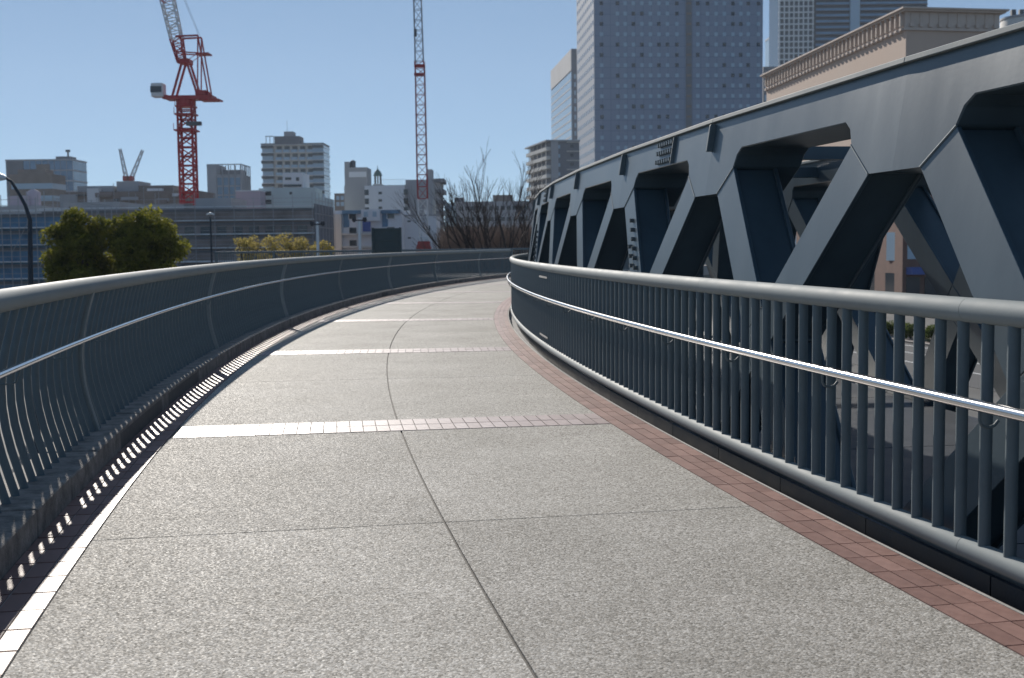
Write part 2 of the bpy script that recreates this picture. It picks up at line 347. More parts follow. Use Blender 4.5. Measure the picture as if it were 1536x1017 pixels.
# ------------------------------------------------------------------ trusses
TRF = 111.65
P = 3.36; N0 = -19.53
def truss(name, label, Rtop, lean, depth, k0, k1, details):
    root = empty(name, W(N0 + P * 2, Rtop, -1)); tag(root, label, 'truss')
    inv = Matrix.Translation(-root.location)
    def pos(k, sl, z, d):
        R = Rtop + lean * (2.53 - z) - d
        a = W(N0 + P * k, R, z, TRF); b = W(N0 + P * (k + 1), R, z, TRF); return a.lerp(b, sl / P)
    def ext(name, k, pl, d0, d1, m='paint', bev=.008, keep=False):
        n = len(pl); vs = [pos(k, s, z, d0) for s, z in pl] + [pos(k, s, z, d1) for s, z in pl]
        mb = MB().poly(vs, [tuple(range(n)), tuple(range(2 * n - 1, n - 1, -1))] + [(i, (i + 1) % n, n + (i + 1) % n, n + i) for i in range(n)])
        if keep:        # soften only the edges that do not meet the next panel
            me = mb.mesh(name, m); bm = bmesh.new(); bm.from_mesh(me); bm.verts.ensure_lookup_table(); bmesh.ops.recalc_face_normals(bm, faces=bm.faces)
            end = {i for i in range(2 * n) if not .05 < pl[i % n][0] < P - .05}
            bmesh.ops.bevel(bm, geom=[e for e in bm.edges if not (e.verts[0].index in end or e.verts[1].index in end)], offset=bev, segments=1, affect='EDGES', clamp_overlap=True)
            bm.to_mesh(me); bm.free(); o = link(name, me)
        else: o = mb.build(name, m, None, bev)
        o.parent = root; o.matrix_parent_inverse = inv; return o
    c = P / 2; e = .0
    chord = [(e, 2.50), (P - e, 2.50), (P - e, 1.895), (P - .305, 1.895), (P - .61, 2.09), (P - .66, 2.185), (P - .74, 2.235), (.74, 2.235), (.66, 2.185), (.61, 2.09), (.305, 1.895), (e, 1.895)]
    dl = [(.305 + .003, 1.895 - .004), (.61 - .001, 2.09 - .004), (c, 1.044), (1.42, .82)]
    q = .0015
    dl = [(.305 + q, 1.895 - q), (.61, 2.09 - 2 * q), (c - q, 1.044 + q), (1.42, .82 + 2 * q)]
    gus = [(1.42 + q, .82), (c, 1.044 - q), (P - 1.42 - q, .82), (c, .596 + q)]
    mir = lambda pl: [(s, 1.64 - z) for s, z in reversed(pl)]
    flip = lambda pl: [(P - s, z) for s, z in reversed(pl)]
    rib = lambda a, b: [a, b, (b[0] + .02, b[1]), (a[0] + .02, a[1])]
    for k in range(k0, k1):
        ext('top_chord', k, chord, 0, depth, 'paint', .008, True); ext('bottom_chord', k, mir(chord), 0, depth, 'paint', .008, True)
        ext('top_flange', k, [(0.001, 2.5015), (P - .001, 2.5015), (P - .001, 2.535), (0.001, 2.535)], -.032, depth + .03, 'rail_paint', .004)
        for pl in (dl, flip(dl), mir(dl), flip(mir(dl))):
            # recessed box member between two face plates
            ext('diagonal', k, pl, 0.003, .03, 'paint', .003); ext('diagonal_web', k, shrink(pl, .025), .031, .339, 'paint', 0); ext('diagonal', k, pl, .34, .366, 'paint', .004)
        ext('gusset_plate', k, gus, 0, .37)
        if details:
            for sa, sb in (((.305, 1.895), (.61, 2.09)), ((P - .305, 1.895), (P - .61, 2.09))):
                o = MB().tube([pos(k, *sa, .001), pos(k, *sb, .001)], .0065, 6).build('weld_bead', 'rail_paint'); o.parent = root; o.matrix_parent_inverse = inv
        if details and k >= 1:
            f = ext('stiffener', k, [(-.016, 2.26), (.016, 2.26), (.016, 2.485), (-.016, 2.485)], -.05, .01, 'bar_paint', .006)
    if details:
        for k in (1, 4, 7):
            for zz_ in (2.29, 2.375, 2.455):
                for i in range(7):
                    sl = 1.30 + .085 * i; a = pos(k, sl, zz_, 0.001); b = pos(k, sl, zz_, -.035)
                    o = MB().tube([a, b], .023, 6, True, False).build('bolt', 'bolt'); o.parent = root; o.matrix_parent_inverse = inv
            ext('splice_plate', k, [(1.235, 2.245), (1.25, 2.245), (1.25, 2.492), (1.235, 2.492)], -.03, .002, 'bar_paint', 0)
            for i in range(7):
                sl = .78 + .095 * i; z = 1.70 - .097 * i
                for dd in (-.055, .055):
                    if i < 2 and dd < 0: continue
                    xx, zz_ = P - (sl + dd * .7), z + dd * .7
                    o = MB().tube([pos(k, xx, zz_, .004), pos(k, xx, zz_, -.035)], .024, 6, True, False).build('bolt', 'bolt'); o.parent = root; o.matrix_parent_inverse = inv
    return root, pos
def shrink(pl, d):   # move the two long sides of a diagonal inwards
    a, b, c_, e_ = [Vector((p[0], p[1])) for p in pl]
    L = [a, b, c_, e_]; ctr = sum(L, Vector((0, 0))) / 4
    # long sides are b-c and e-a
    n1 = (b - c_); n1 = Vector((-n1.y, n1.x)).normalized(); 
    if n1.dot(ctr - b) < 0: n1 = -n1
    n2 = -n1
    return [tuple(a + n2 * d), tuple(b + n1 * d), tuple(c_ + n1 * d), tuple(e_ + n2 * d)]
K0, K1 = -3, 13
t1, pos1 = truss('steel_truss', 'blue grey steel truss leaning beside the straight railing', 111.65, .16, .56, K0, K1, True)
t2, pos2 = truss('steel_truss', 'shaded second steel truss behind the one beside the railing', 108.9, -.16, .5, K0, K1, False)
inv1 = Matrix.Translation(-t1.location)
for k in range(K0, K1):
    for (sl, z, r) in ((P / 2, 2.37, .09), (0.0, -.45, .08)):
        mb = MB().bar(pos1(k, sl, z, .55), pos2(k, sl, z, .02), r); o = mb.build('cross_beam', 'paint'); o.parent = t1; o.matrix_parent_inverse = inv1
for k in range(K0, K1):
    q4 = [pos1(k, .01, -.31, .565), pos1(k, P - .01, -.31, .565), pos2(k, P - .01, -.31, -.005), pos2(k, .01, -.31, -.005)]
    o = MB().hexa([v + Vector((0, 0, -.02)) for v in q4] + q4).build('floor_plate', 'dark_paint_and_shade'); o.parent = t1; o.matrix_parent_inverse = inv1
for s in (-28, -6, 16):
    p = W(s, 110.4, 0); pr_ = MB().tube([(p.x, p.y, GZ), (p.x, p.y, -1.15)], .6, 20)
    o = pr_.build('pier', 'concrete'); o.parent = t1; o.matrix_parent_inverse = inv1
    o = MB().box(-.4, .4, -1.9, 1.9, -1.5, -.893).build('pier_cap', 'concrete', t1); o.matrix_local = inv1 @ WM(s, 110.3, 0)
# junction box inside the truss
p = W(-12.1, 110.95, 2.05); jb = empty('junction_box', p); tag(jb, 'pale electrical junction box with hanging conduits inside the truss', 'electrical box')
MB().box(-.14, .14, -.3, .3, -.16, .2).build('case', 'concrete', jb, .01)
for i, (dx, dy) in enumerate(((-.07, -.15), (.05, -.05), (.06, .15))):
    MB().tube([(dx, dy, -.16), (dx, dy, -.4), (dx + .05, dy + .1, -.8), (dx, dy + .3, -1.1)], .03, 8).build('conduit', 'dark_paint_and_shade', jb)

# ------------------------------------------------------------------ far walkway, sign, lamps
Y0 = 66.0
fa = at(322, 380, Y0); fb = at(900, 380, Y0)
fw = MB().box(fa.x, fb.x, 58.6, Y0 + .25, -.45, -.02).build('far_walkway', 'concrete'); struct(fw, 'straight far walkway deck beyond the bend', 'walkway')
for x in (fa.x + 2, -6, 4):
    MB().tube([(x, 62.5, GZ), (x, 62.5, -.451)], .4, 12).build('pier', 'concrete', fw)
fr = empty('railing', (fa.x, Y0, 0)); tag(fr, 'thin dark railing of the far walkway under the bare trees', 'railing')
FL = fb.x - fa.x
MB().tube([(0, 0, 1.27), (FL, 0, 1.27)], .06, 10).build('top_rail', 'bar_paint', fr); MB().tube([(0, 0, .14), (FL, 0, .14)], .04, 8).build('bottom_rail', 'bar_paint', fr)
fbal = MB().tube([(0, 0, .12), (0, 0, 1.24)], .02, 5).mesh('baluster', 'bar_paint'); i = 0
while i * .125 < FL and i < 290: link('baluster', fbal, fr, Matrix.Translation((i * .125 + .02, 0, 0))); i += 1
fpo = MB().box(-.06, .06, -.06, .06, -.02, 1.25).mesh('post', 'bar_paint'); x = 0
while x < FL: link('post', fpo, fr, Matrix.Translation((x + .1, .0, 0))); x += 3.1
mat('sign_green', (0.022, 0.045, 0.052), 0.5, var=0.15, vscale=3)
a = at(558, 379, 62); b = at(602, 341, 62)
sg = empty('sign_board', (a.x, 62, -.02)); tag(sg, 'dark green back of a sign board standing beyond the bowed railing', 'sign')
sw = b.x - a.x; sz = b.z + .02; s0 = .35
MB().box(.12, sw - .12, 0, .05, s0, sz - .03).build('panel', 'sign_green', sg, .004)
for x in (0, sw - .12): MB().box(x, x + .119, -.07, .11, 0, sz).build('post', 'sign_green', sg, .01)
for z in (s0, (s0 + sz) / 2 - .12, sz * .72, sz - .13): MB().box(.121, sw - .121, -.05, -.001, z, z + .1).build('rib', 'sign_green', sg, .006)
mat('pole_grey', (0.62, 0.65, 0.67), 0.45); mat('lamp_white', (0.75, 0.75, 0.75), 0.3)
def postlamp(px, pyt, Y, label):
    p = at(px, 375, Y); zt = at(px, pyt, Y).z; r = empty('street_lamp', (p.x, p.y, GZ)); tag(r, label, 'lamp', 'white lamp posts'); h = zt - GZ
    MB().tube([(0, 0, 0), (0, 0, h - .15)], [.13, .085], 12).build('pole', 'pole_grey', r)
    MB().tube([(-.32, 0, h - .1), (.32, 0, h - .1)], .045, 8).build('arm', 'dark_paint_and_shade', r)
    for x in (-.34, .34): MB().tube([(x, 0, h - .22), (x, 0, h - .1), (x, 0, h + .08)], [.06, .15, .12], 10).build('lamp_head', 'dark_paint_and_shade', r)
    MB().tube([(0, 0, h - .05), (0, 0, h + .06)], [.1, .06], 10).build('cap', 'lamp_white', r)
postlamp(477, 334, 78, 'pale lamp post rising before the netted end of the scaffolding')
postlamp(540, 328, 78, 'pale lamp post with dark heads beside the dark green sign')
p = at(45, 400, 34); r = empty('street_lamp', (p.x, p.y, GZ)); tag(r, 'dark street lamp with curved arm beside the round evergreen tree', 'lamp')
q = [at(46, 420, 34), at(45, 330, 34), at(38, 308, 34), at(27, 288, 34), at(17, 272, 34), at(8, 267, 34)]
MB().tube([(0, 0, 0)] + [tuple(v - r.location) for v in q], [.11, .075, .06, .05, .045, .04, .035], 10).build('pole', 'dark_paint_and_shade', r)
h = at(3, 267, 34) - r.location; MB().tube([(h.x - .22, h.y, h.z - .02), (h.x - .05, h.y, h.z + .03), (h.x + .12, h.y, h.z)], [.05, .11, .05], 10).build('lamp_head', 'pole_grey', r)
p = at(310, 400, 70); r = empty('street_lamp', (p.x + .3, p.y, GZ)); tag(r, 'thin lamp pole standing between the evergreen tree and yellow shrubs', 'lamp')
MB().tube([(0, 0, 0), (0, 0, at(310, 325, 70).z - GZ)], [.09, .05], 8).build('pole', 'dark_paint_and_shade', r)
MB().tube([(-.22, 0, at(310, 322, 70).z - GZ), (0, 0, at(310, 320, 70).z - GZ), (.22, 0, at(310, 322, 70).z - GZ)], [.04, .07, .04], 8).build('lamp_head', 'lamp_white', r)

# ------------------------------------------------------------------ buildings
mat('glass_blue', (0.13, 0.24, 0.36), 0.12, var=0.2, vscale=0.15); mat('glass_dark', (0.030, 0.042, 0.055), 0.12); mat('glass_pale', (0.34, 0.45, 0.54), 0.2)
mat('wall_white', (0.72, 0.73, 0.75), 0.8, var=0.06, vscale=0.12, streak=True); mat('wall_cream', (0.60, 0.575, 0.53), 0.8, var=0.08, vscale=0.15, streak=True)
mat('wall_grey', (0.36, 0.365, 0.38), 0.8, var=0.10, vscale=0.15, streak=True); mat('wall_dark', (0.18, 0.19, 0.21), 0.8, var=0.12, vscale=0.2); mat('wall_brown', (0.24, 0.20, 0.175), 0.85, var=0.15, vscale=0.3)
mat('wall_mint', (0.50, 0.58, 0.58), 0.8, var=0.06, vscale=0.2); mat('wall_pink', (0.50, 0.42, 0.47), 0.8, var=0.05, vscale=0.2); mat('wall_beige', (0.56, 0.42, 0.33), 0.85, var=0.07, vscale=0.1, streak=True)
mat('cornice', (0.58, 0.475, 0.40), 0.8, var=0.08, vscale=0.5); mat('brick_red', (0.17, 0.095, 0.075), 0.9, var=0.15, vscale=0.8); mat('roof_grey', (0.22, 0.22, 0.22), 0.9); mat('white_frame', (0.70, 0.70, 0.69), 0.6)
mat('net_blue', (0.12, 0.24, 0.36), 0.8, var=0.3, vscale=0.5); mat('net_brown', (0.26, 0.215, 0.20), 0.9, var=0.3, vscale=0.35); mat('scaffold', (0.34, 0.345, 0.35), 0.5); mat('plank', (0.66, 0.67, 0.68), 0.7); mat('copper_green', (0.10, 0.17, 0.16), 0.6); mat('tank', (0.10, 0.11, 0.12), 0.6); mat('blue_sheet', (0.05, 0.10, 0.32), 0.6)
def panelmat(name, c1, c2, mortar, bw, rh):
    m = mat(name, c1, 0.75); n = m.node_tree.nodes; l = m.node_tree.links; tc = n['Texture Coordinate']
    mp = n.new('ShaderNodeMapping'); mp.inputs['Rotation'].default_value = (PI / 2, 0, 0); l.new(tc.outputs['Object'], mp.inputs[0])
    b = n.new('ShaderNodeTexBrick'); b.offset = 0; b.inputs['Color1'].default_value = (*c1, 1); b.inputs['Color2'].default_value = (*c2, 1); b.inputs['Mortar'].default_value = (*mortar, 1)
    b.inputs['Scale'].default_value = 1; b.inputs['Brick Width'].default_value = bw; b.inputs['Row Height'].default_value = rh; b.inputs['Mortar Size'].default_value = .10; b.inputs['Mortar Smooth'].default_value = .3
    l.new(mp.outputs[0], b.inputs['Vector']); l.new(b.outputs[0], n['Principled BSDF'].inputs['Base Color'])
panelmat('tower_panel', (0.225, 0.275, 0.36), (0.24, 0.29, 0.375), (0.165, 0.21, 0.285), 2.7, 3.4)

class Bd:      # a building: local x along its front, y into its depth, z up from the street
    def __init__(s, name, label, pl, pr, Yl, Yr, cat='building', group=None, py=360):
        A = at(pl, py, Yl); B = at(pr, py, Yr); s.Yl, s.Yr, s.pl, s.pr = Yl, Yr, pl, pr
        s.L = math.hypot(B.x - A.x, B.y - A.y); s.ang = math.atan2(B.y - A.y, B.x - A.x)
        s.r = empty(name, (A.x, A.y, GZ), s.ang); tag(s.r, label, cat, group); s.A = A
    def X(s, px, dY=0):       # local x of the front point seen at pixel px
        k = (px - 768) / F / math.cos(PITCH); c, sn = math.cos(s.ang), math.sin(s.ang)
        A = s.r.location + Vector((-sn, c, 0)) * dY
        return (k * A.y - A.x) / (c - k * sn)
    def Z(s, py, px=None): 
        px = s.pl if px is None else px; x = s.X(px); return at(px, py, s.A.y + x * math.sin(s.ang)).z - GZ
    def box(s, name, x0, x1, y0, y1, z0, z1, m, parent=None, bev=0): return MB().box(x0, x1, y0, y1, z0, z1).build(name, m, parent or s.r, bev)
    def wins(s, xs, zs, w, h, m, name='window', y=0.0, frame=None, pick=None, dep=.06):
        me = MB().box(-w / 2, w / 2, -dep, .12, -h / 2, h / 2).mesh(name, m if not pick else None)
        mes = [MB().box(-w / 2, w / 2, -dep, .12, -h / 2, h / 2).mesh(name, mm) for mm in (pick or [m])]
        fme = None
        if frame:
            t = .09; f = MB().box(-w / 2 - t, w / 2 + t, -dep - .05, -dep + .02, h / 2, h / 2 + t).box(-w / 2 - t, w / 2 + t, -dep - .09, -dep + .02, -h / 2 - t, -h / 2).box(-w / 2 - t, -w / 2, -dep - .05, -dep + .02, -h / 2 + .001, h / 2 - .001).box(w / 2, w / 2 + t, -dep - .05, -dep + .02, -h / 2 + .001, h / 2 - .001); fme = f.mesh('frame', frame)
        for z in zs:
            for x in xs:
                o = link(name, random.choice(mes), s.r, Matrix.Translation((x, y, z)))
                if fme: link('frame', fme, o)
def lin(a, b, n): return [a + (b - a) * (i + .5) / n for i in range(n)]

# glass office block far left and the brown stepped block before it
b = Bd('office_building', 'blue glass office block with roof equipment on the skyline', 14, 113, 420, 420); zt = b.Z(241, 60)
b.box('wall', 0, b.L, 0, 14, 0, zt, 'glass_blue'); b.box('wall_panel', -.05, 6.0, -.15, .5, 0, zt + .3, 'wall_dark'); b.box('parapet', -.2, b.L + .2, -.2, 14.2, zt + .001, zt + .5, 'wall_grey')
for i in range(8): b.box('floor_band', 6.01, b.L + .1, -.12, 14.1, zt - 3.6 * (i + 1), zt - 3.6 * (i + 1) + .5, 'wall_grey')
for i in range(1, 9): b.box('mullion', 6 + i * 2.1, 6.12 + i * 2.1, -.16, -.01, 0, zt - .01, 'wall_grey')
b.box('recess', 10.5, 15, -.2, .1, zt - 8, zt - 1.2, 'wall_brown')
rf = b.box('roof_unit', 16, 21, 3, 9, zt + .51, zt + 1.6, 'wall_dark'); MB().tube([(19.6, 5, zt + 1.6), (19.6, 5, zt + 3.2)], .3, 8).build('mast', 'tank', b.r); MB().box(18.9, 20.3, 4.6, 5.4, zt + 3.2, zt + 4.0).build('antenna', 'tank', b.r)
b = Bd('office_building', 'brown stepped office block with pale window bands before the glass block', 18, 82, 330, 330); zt = b.Z(261, 50)
b.box('wall', 0, b.L, 0, 10, 0, zt, 'wall_brown'); 
for i in range(5): b.box('window_band', .5, b.L + .05, -.08, 10.05, zt - 4.0 - 3.3 * i, zt - 2.5 - 3.3 * i, 'glass_pale')
b.box('roof_block', 1.5, b.L * .78, 2, 8, zt + .001, zt + 1.4, 'wall_brown')
b = Bd('office_building', 'low pale block with a rooftop dome beside the scaffolding', -20, 66, 260, 260); zt = b.Z(309, 30)
b.box('wall', 0, b.L, 0, 12, 0, zt, 'wall_grey'); b.box('roof_block', 4, 8.6, 2, 8, zt + .001, zt + 2.2, 'wall_pink'); MB().tube([(8.8, 4, zt), (8.8, 4, zt + 3), (8.8, 4, zt + 3.7)], [1.5, 1.5, .4], 12).build('dome', 'wall_pink', b.r)
b.wins(lin(.6, b.L - .6, 6), [zt - 2.2, zt - 5.2], 1.3, 1.2, 'glass_pale')

# scaffolded building works
def scaffold(label, pl, pr, Y, dep, pyt, net, nv, nh, planks, pgroup=None):
    b = Bd('construction_building', label, pl, pr, Y, Y); zt = b.Z(pyt, (pl + pr) / 2)
    b.box('netted_wall', 0, b.L, .9, dep, 0, zt - 1.2, net)
    for i in range(nh):
        z = zt - (i + .55) * zt / nh
        b.box('plank', -.2, b.L + .05, -.12, .9 - .001, z, z + random.uniform(.08, .2), planks, None)
        for dz in (.5, 1.0): MB().bar((-.2, -.13, z + dz), (b.L, -.13, z + dz), .028).build('ledger', 'scaffold', b.r)
        MB().bar((b.L + .15, .9, z + .8), (b.L + .15, dep, z + .8), .05).build('ledger', 'scaffold', b.r)
        b.box('floor_slab', .05, b.L - .05, .75, .899, z - .5, z - .2, 'wall_dark')
    po = MB().bar((0, 0, 0), (0, 0, zt + .7), .04).mesh('pole', 'scaffold')
    for i in range(nv + 1): link('pole', po, b.r, Matrix.Translation((b.L * i / nv, -.2, random.uniform(-.5, .3))))
    for i in range(7): link('pole', po, b.r, Matrix.Translation((b.L + .25, 1 + (dep - 1) * i / 6, random.uniform(-.4, .3))))
    for i in range(0, nv - 2, 3):
        x = b.L * i / nv; z = random.choice([.3, .5, .62]) * zt
        MB().bar((x, -.24, z), (x + b.L * 2 / nv, -.24, z + 2.6), .03).build('brace', 'scaffold', b.r)
    return b, zt
b, zt = scaffold('brown netted building under scaffolding with a dark netted end', 60, 470, 150, 17, 300, 'net_brown', 14, 8, 'plank')
b.box('end_net', b.L + .01, b.L + .12, .95, 16.9, 0, zt - .6, 'wall_dark')
for i in range(16): b.box('opening', 1.6 + 2 * i, 2.8 + 2 * i, .82, .89, zt - 4.6, zt - 3.3, 'glass_dark')
for x0, x1, h in ((2, 9, 1.2), (10, 17, .8), (18.5, 23, 1.5)): b.box('roof_block', x0, x1, 3, 12, zt - 1.199, zt - 1.2 + h, 'wall_grey')
b, zt = scaffold('blue sheeted building under scaffolding behind the curved street lamp', -60, 96, 105, 12, 303, 'net_blue', 12, 8, 'plank')
b = Bd('construction_building', 'brown unfinished roofscape with stepped parapets behind the scaffolding', 100, 300, 215, 215); zt = b.Z(287, 190)
b.box('wall', 0, b.L, 0, 12, 0, zt, 'wall_brown')
for pa, pb, py_, y0, m_ in ((122, 175, 279, 1, 'wall_grey'), (178, 212, 272, 2, 'wall_grey'), (212, 264, 279, 1.5, 'wall_brown'), (262, 300, 289, .5, 'plank'), (100, 124, 292, -.5, 'wall_grey'), (140, 158, 283, -.3, 'plank'), (228, 250, 284, .2, 'wall_white')):
    b.box('roof_block', b.X(pa), b.X(pb), y0, y0 + 7, zt - 3 if y0 < 0 else zt + .001, b.Z(py_), m_)
for i in range(26):
    x = random.uniform(.3, b.L - .3); z = zt - random.uniform(.2, 4.5); wd = random.uniform(.6, 3.0)
    b.box(random.choice(['plank', 'net_sheet', 'opening']), x, min(b.L, x + wd), -.3 - i * .012, -.05 - i * .004, z - random.uniform(.15, .7), z, random.choice(['plank', 'wall_grey', 'glass_dark', 'net_brown', 'wall_brown']))
for i in range(9): MB().bar((b.L * (i + .4) / 9, -.8, zt - 5), (b.L * (i + .4) / 9, -.8, zt + random.uniform(.2, 1.6)), .05).build('pole', 'scaffold', b.r)

# grey office with open roof frame
b = Bd('office_building', 'grey office block with vertical fins and open roof frame', 314, 365, 400, 400); zt = b.Z(246, 340)
b.box('wall', 0, b.L, 0, 14, 0, zt - 3.4, 'wall_grey'); b.box('corner_wall', 0, 2.8, -.2, 14.1, zt - 3.399, zt, 'wall_grey'); b.box('corner_wall', -.02, 2.8, -.4, -.2005, 0, zt, 'wall_grey')
for z in lin(zt - 22, zt - 4.2, 6):
    for x in lin(3, b.L - .2, 4): b.box('window', x - .75, x + .75, -.06, .05, z - 1.25, z + 1.25, 'glass_blue')
for i in range(5): b.box('fin', 2.95 + i * (b.L - 3) / 4 - .14, 2.95 + i * (b.L - 3) / 4 + .14, -.5, .0 - .061, 0, zt - .3, 'wall_grey')
b.box('roof_beam', 2.81, b.L + .1, -.5, .2, zt - .29, zt, 'wall_grey'); b.box('roof_beam', b.L - .3, b.L + .1, .201, 14, zt - .29, zt, 'wall_grey')
for y in lin(0, 14, 5): b.box('fin', b.L + .001, b.L + .3, y - .15, y + .15, 0, zt - .3, 'wall_grey')
for i in range(6): b.box('roof_post', 3 + i * 1.6, 3.2 + i * 1.6, 6, 6.2, zt - 3.4, zt - .1, 'wall_dark')
b.box('plant_unit', 4, b.L - 1, 5, 12, zt - 3.399, zt - 1.6, 'wall_dark')
b = Bd('house', 'small pink flat roofed house wall beyond the scaffolding', 356, 392, 230, 230); b.box('wall', 0, b.L, 0, 8, 0, b.Z(287, 370), 'wall_pink'); b.box('parapet', -.1, b.L + .1, -.1, 8.1, b.Z(287, 370) + .001, b.Z(287, 370) + .2, 'wall_white')
b = Bd('apartment_building', 'stepped mint white block below the banded hotel', 390, 492, 235, 235); z1 = b.Z(282, 430); z2 = b.Z(259, 445); z0 = b.Z(297, 480)
b.box('wall', 0, b.X(478), 0, 9, 0, z1, 'wall_mint'); b.box('upper_wall', b.X(430), b.X(460), .4, 8, z1 + .001, z2, 'wall_white'); b.box('wall', b.X(478) + .01, b.L, -.3, 9, 0, z0, 'wall_mint'); b.box('recess', b.X(431), b.X(458), .2, .399, z1 + .2, z1 + .7, 'glass_dark')
b.wins([b.X(408)], [z1 - 1.0, z1 - 2.6], 1.3, .8, 'glass_dark'); b.wins([b.X(438)], [z2 - 1.1], 1.2, .5, 'glass_dark', y=.4); b.wins([b.X(452)], [z2 - 1.2], .6, .7, 'glass_dark', y=.4); b.wins([b.X(442)], [z1 - 1.0], .5, .5, 'glass_dark')

# banded hotel
b = Bd('hotel_building', 'tall hotel with dark and cream balcony bands and roof plant', 397, 488, 450, 450); zt = b.Z(217, 440); fl = 2.78
b.box('wall', 0, b.L, .4, 14, 0, zt, 'wall_cream')
for i in range(12):
    z = zt - fl * i
    b.box('balcony_slab', -.25, b.L + .25, -.9, .399, z - .25, z, 'white_frame'); b.box('spandrel', -.3, 4.1, -1.0, 14.3, z - 1.25, z - .26, 'glass_dark'); b.box('spandrel', b.L - 3.9, b.L + .3, -1.0, 14.3, z - 1.25, z - .26, 'glass_dark')
    b.box('corner_glass', .05, 4.0, -.5, .38, z - fl + .05, z - 1.26, 'glass_pale'); b.box('corner_glass', b.L - 3.85, b.L + .2, -.5, 13.9, z - fl + .05, z - 1.26, 'glass_pale')
    for j in range(5):
        x = 5.3 + j * 3.1 * (b.L - 9) / 14.6; b.box('window', x, x + 1.9, .3, .395, z - 1.9, z - .5, 'glass_dark'); b.box('balcony_rail', x - .3, x + 2.0, -.85, -.75, z - fl + .05, z - fl + 1.0, 'glass_pale')
zz0 = zt + .001
b.box('roof_slab', -.3, b.L + .3, -1, 14.2, zz0, zz0 + .5, 'wall_dark'); b.box('plant_room', 4, b.L * .6, 3, 11, zz0 + .501, zz0 + 3.4, 'wall_dark'); b.box('lift_tower', b.L * .33, b.L * .48, 4, 10, zz0 + 3.401, zz0 + 5.2, 'wall_grey')
for x in (1, 2.4, 3.8):
    b.box('roof_post', x, x + .2, 2, 2.2, zz0 + .501, zz0 + 3.2, 'wall_dark')
b.box('roof_beam', .9, 4.0 - .001, 1.9, 2.3, zz0 + 3.201, zz0 + 3.45, 'wall_dark'); MB().bar((b.L * .37, 6, zz0 + 5), (b.L * .37, 6, zz0 + 9.5), .06).build('antenna', 'tank', b.r)

# blocks left of the lattice boom
b = Bd('apartment_building', 'broad grey block with a pale centre panel and roof fence', 518, 648, 250, 250); zt = b.Z(278, 560)
b.box('wall', 0, b.L, 0, 14, 0, zt, 'wall_grey'); b.box('pale_panel', b.X(552), b.X(611), -.4, -.001, 0, zt - .1, 'wall_white')
for z in lin(zt - 9.5, zt - .5, 5):
    for px in (555, 613): b.box('balcony', b.X(px - 3) , b.X(px + 3), -.45, -.401, z - .6, z + .5, 'glass_dark')
b.wins([b.X(575)], [zt - 1.6, zt - 3.1, zt - 4.6], .7, .5, 'glass_dark', y=-.4)
for i in range(14): MB().bar((b.X(577) + i * .43, .5, zt), (b.X(577) + i * .43, .5, zt + 1.2), .03).build('roof_fence_post', 'scaffold', b.r)
MB().bar((b.X(577), .5, zt + 1.2), (b.X(612), .5, zt + 1.2), .03).build('roof_fence_rail', 'scaffold', b.r)
b.box('end_block', b.X(612), b.L, 1, 13, zt + .001, zt + 1.1, 'wall_grey')
c = Bd('apartment_building', 'brown grey block with a rooftop water tank', 519, 553, 275, 275); zc = c.Z(251, 535)
c.box('wall', 0, c.L, 0, 8, 0, zc, 'wall_grey'); c.box('stair_tower', 0, 1.1, .2, 4, zc + .001, zc + 1.3, 'wall_grey'); c.box('band', 1.0, c.L - .2, -.1, -.001, zc - 2.2, zc - 1.0, 'wall_white')
MB().tube([(1.7, 2, zc), (1.7, 2, zc + 1.5), (1.7, 2, zc + 1.75)], [.62, .62, .2], 12).build('water_tank', 'tank', c.r)
# domed lantern
p = at(567, 280, 262); d = empty('roof_lantern', (p.x, p.y, GZ)); tag(d, 'small green domed lantern rising above the broad grey block', 'dome'); zd = at(567, 266, 262).z - GZ; zb = at(567, 280, 262).z - GZ
MB().box(-1.2, 1.2, -1.2, 1.2, 0, zb - .2).build('tower', 'wall_grey', d); MB().box(-1.0, 1.0, -1.0, 1.0, zb - .199, zb + .5).build('base', 'wall_cream', d)
for k in range(8): MB().tube([(.7 * math.cos(k * PI / 4), .7 * math.sin(k * PI / 4), zb + .5), (.7 * math.cos(k * PI / 4), .7 * math.sin(k * PI / 4), zd + .3)], .1, 6).build('column', 'wall_dark', d)
MB().tube([(0, 0, zd + .3), (0, 0, zd + .6), (0, 0, zd + 1.1), (0, 0, zd + 1.5), (0, 0, zd + 1.7), (0, 0, zd + 2.5)], [.95, .9, .7, .35, .12, .03], 16).build('dome', 'copper_green', d)
# lower white blocks
b = Bd('apartment_building', 'white balcony block with blue arched mural behind the lamp posts', 500, 603, 170, 170); zt = b.Z(315, 560)
b.box('wall', 0, b.L, .8, 10, 0, zt, 'wall_white'); b.box('side_wall', 0, b.X(516), 0, .799, 0, zt - .5, 'wall_cream'); b.box('centre_bay', b.X(546), b.X(574), -.2, .799, b.Z(332), zt + .1, 'wall_white')
for z in (b.Z(353), b.Z(372)): b.box('balcony_slab', b.X(517), b.X(603), -.3, .799, z, z + .25, 'wall_cream')
for px0, px1 in ((517, 545), (575, 603)):
    b.box('lintel', b.X(px0), b.X(px1), .3, .799, zt - .5, zt, 'net_blue'); b.box('blue_mural', b.X(px0) + .1, b.X(px0) + .9, .7, .799, b.Z(341), zt - .5, 'net_blue')
b.box('blue_mural', b.X(548), b.X(560), -.26, -.2005, b.Z(348), b.Z(333), 'blue_sheet')
b.wins([b.X(532), b.X(589)], [b.Z(323), b.Z(347), b.Z(366)], 1.0, 1.0, 'glass_dark', y=.8, frame='white_frame'); b.wins([b.X(553), b.X(566)], [b.Z(322)], .55, .7, 'glass_pale', y=-.2)
b = Bd('apartment_building', 'plain white block behind the red base of the lattice boom', 604, 655, 175, 175); zt = b.Z(324, 630)
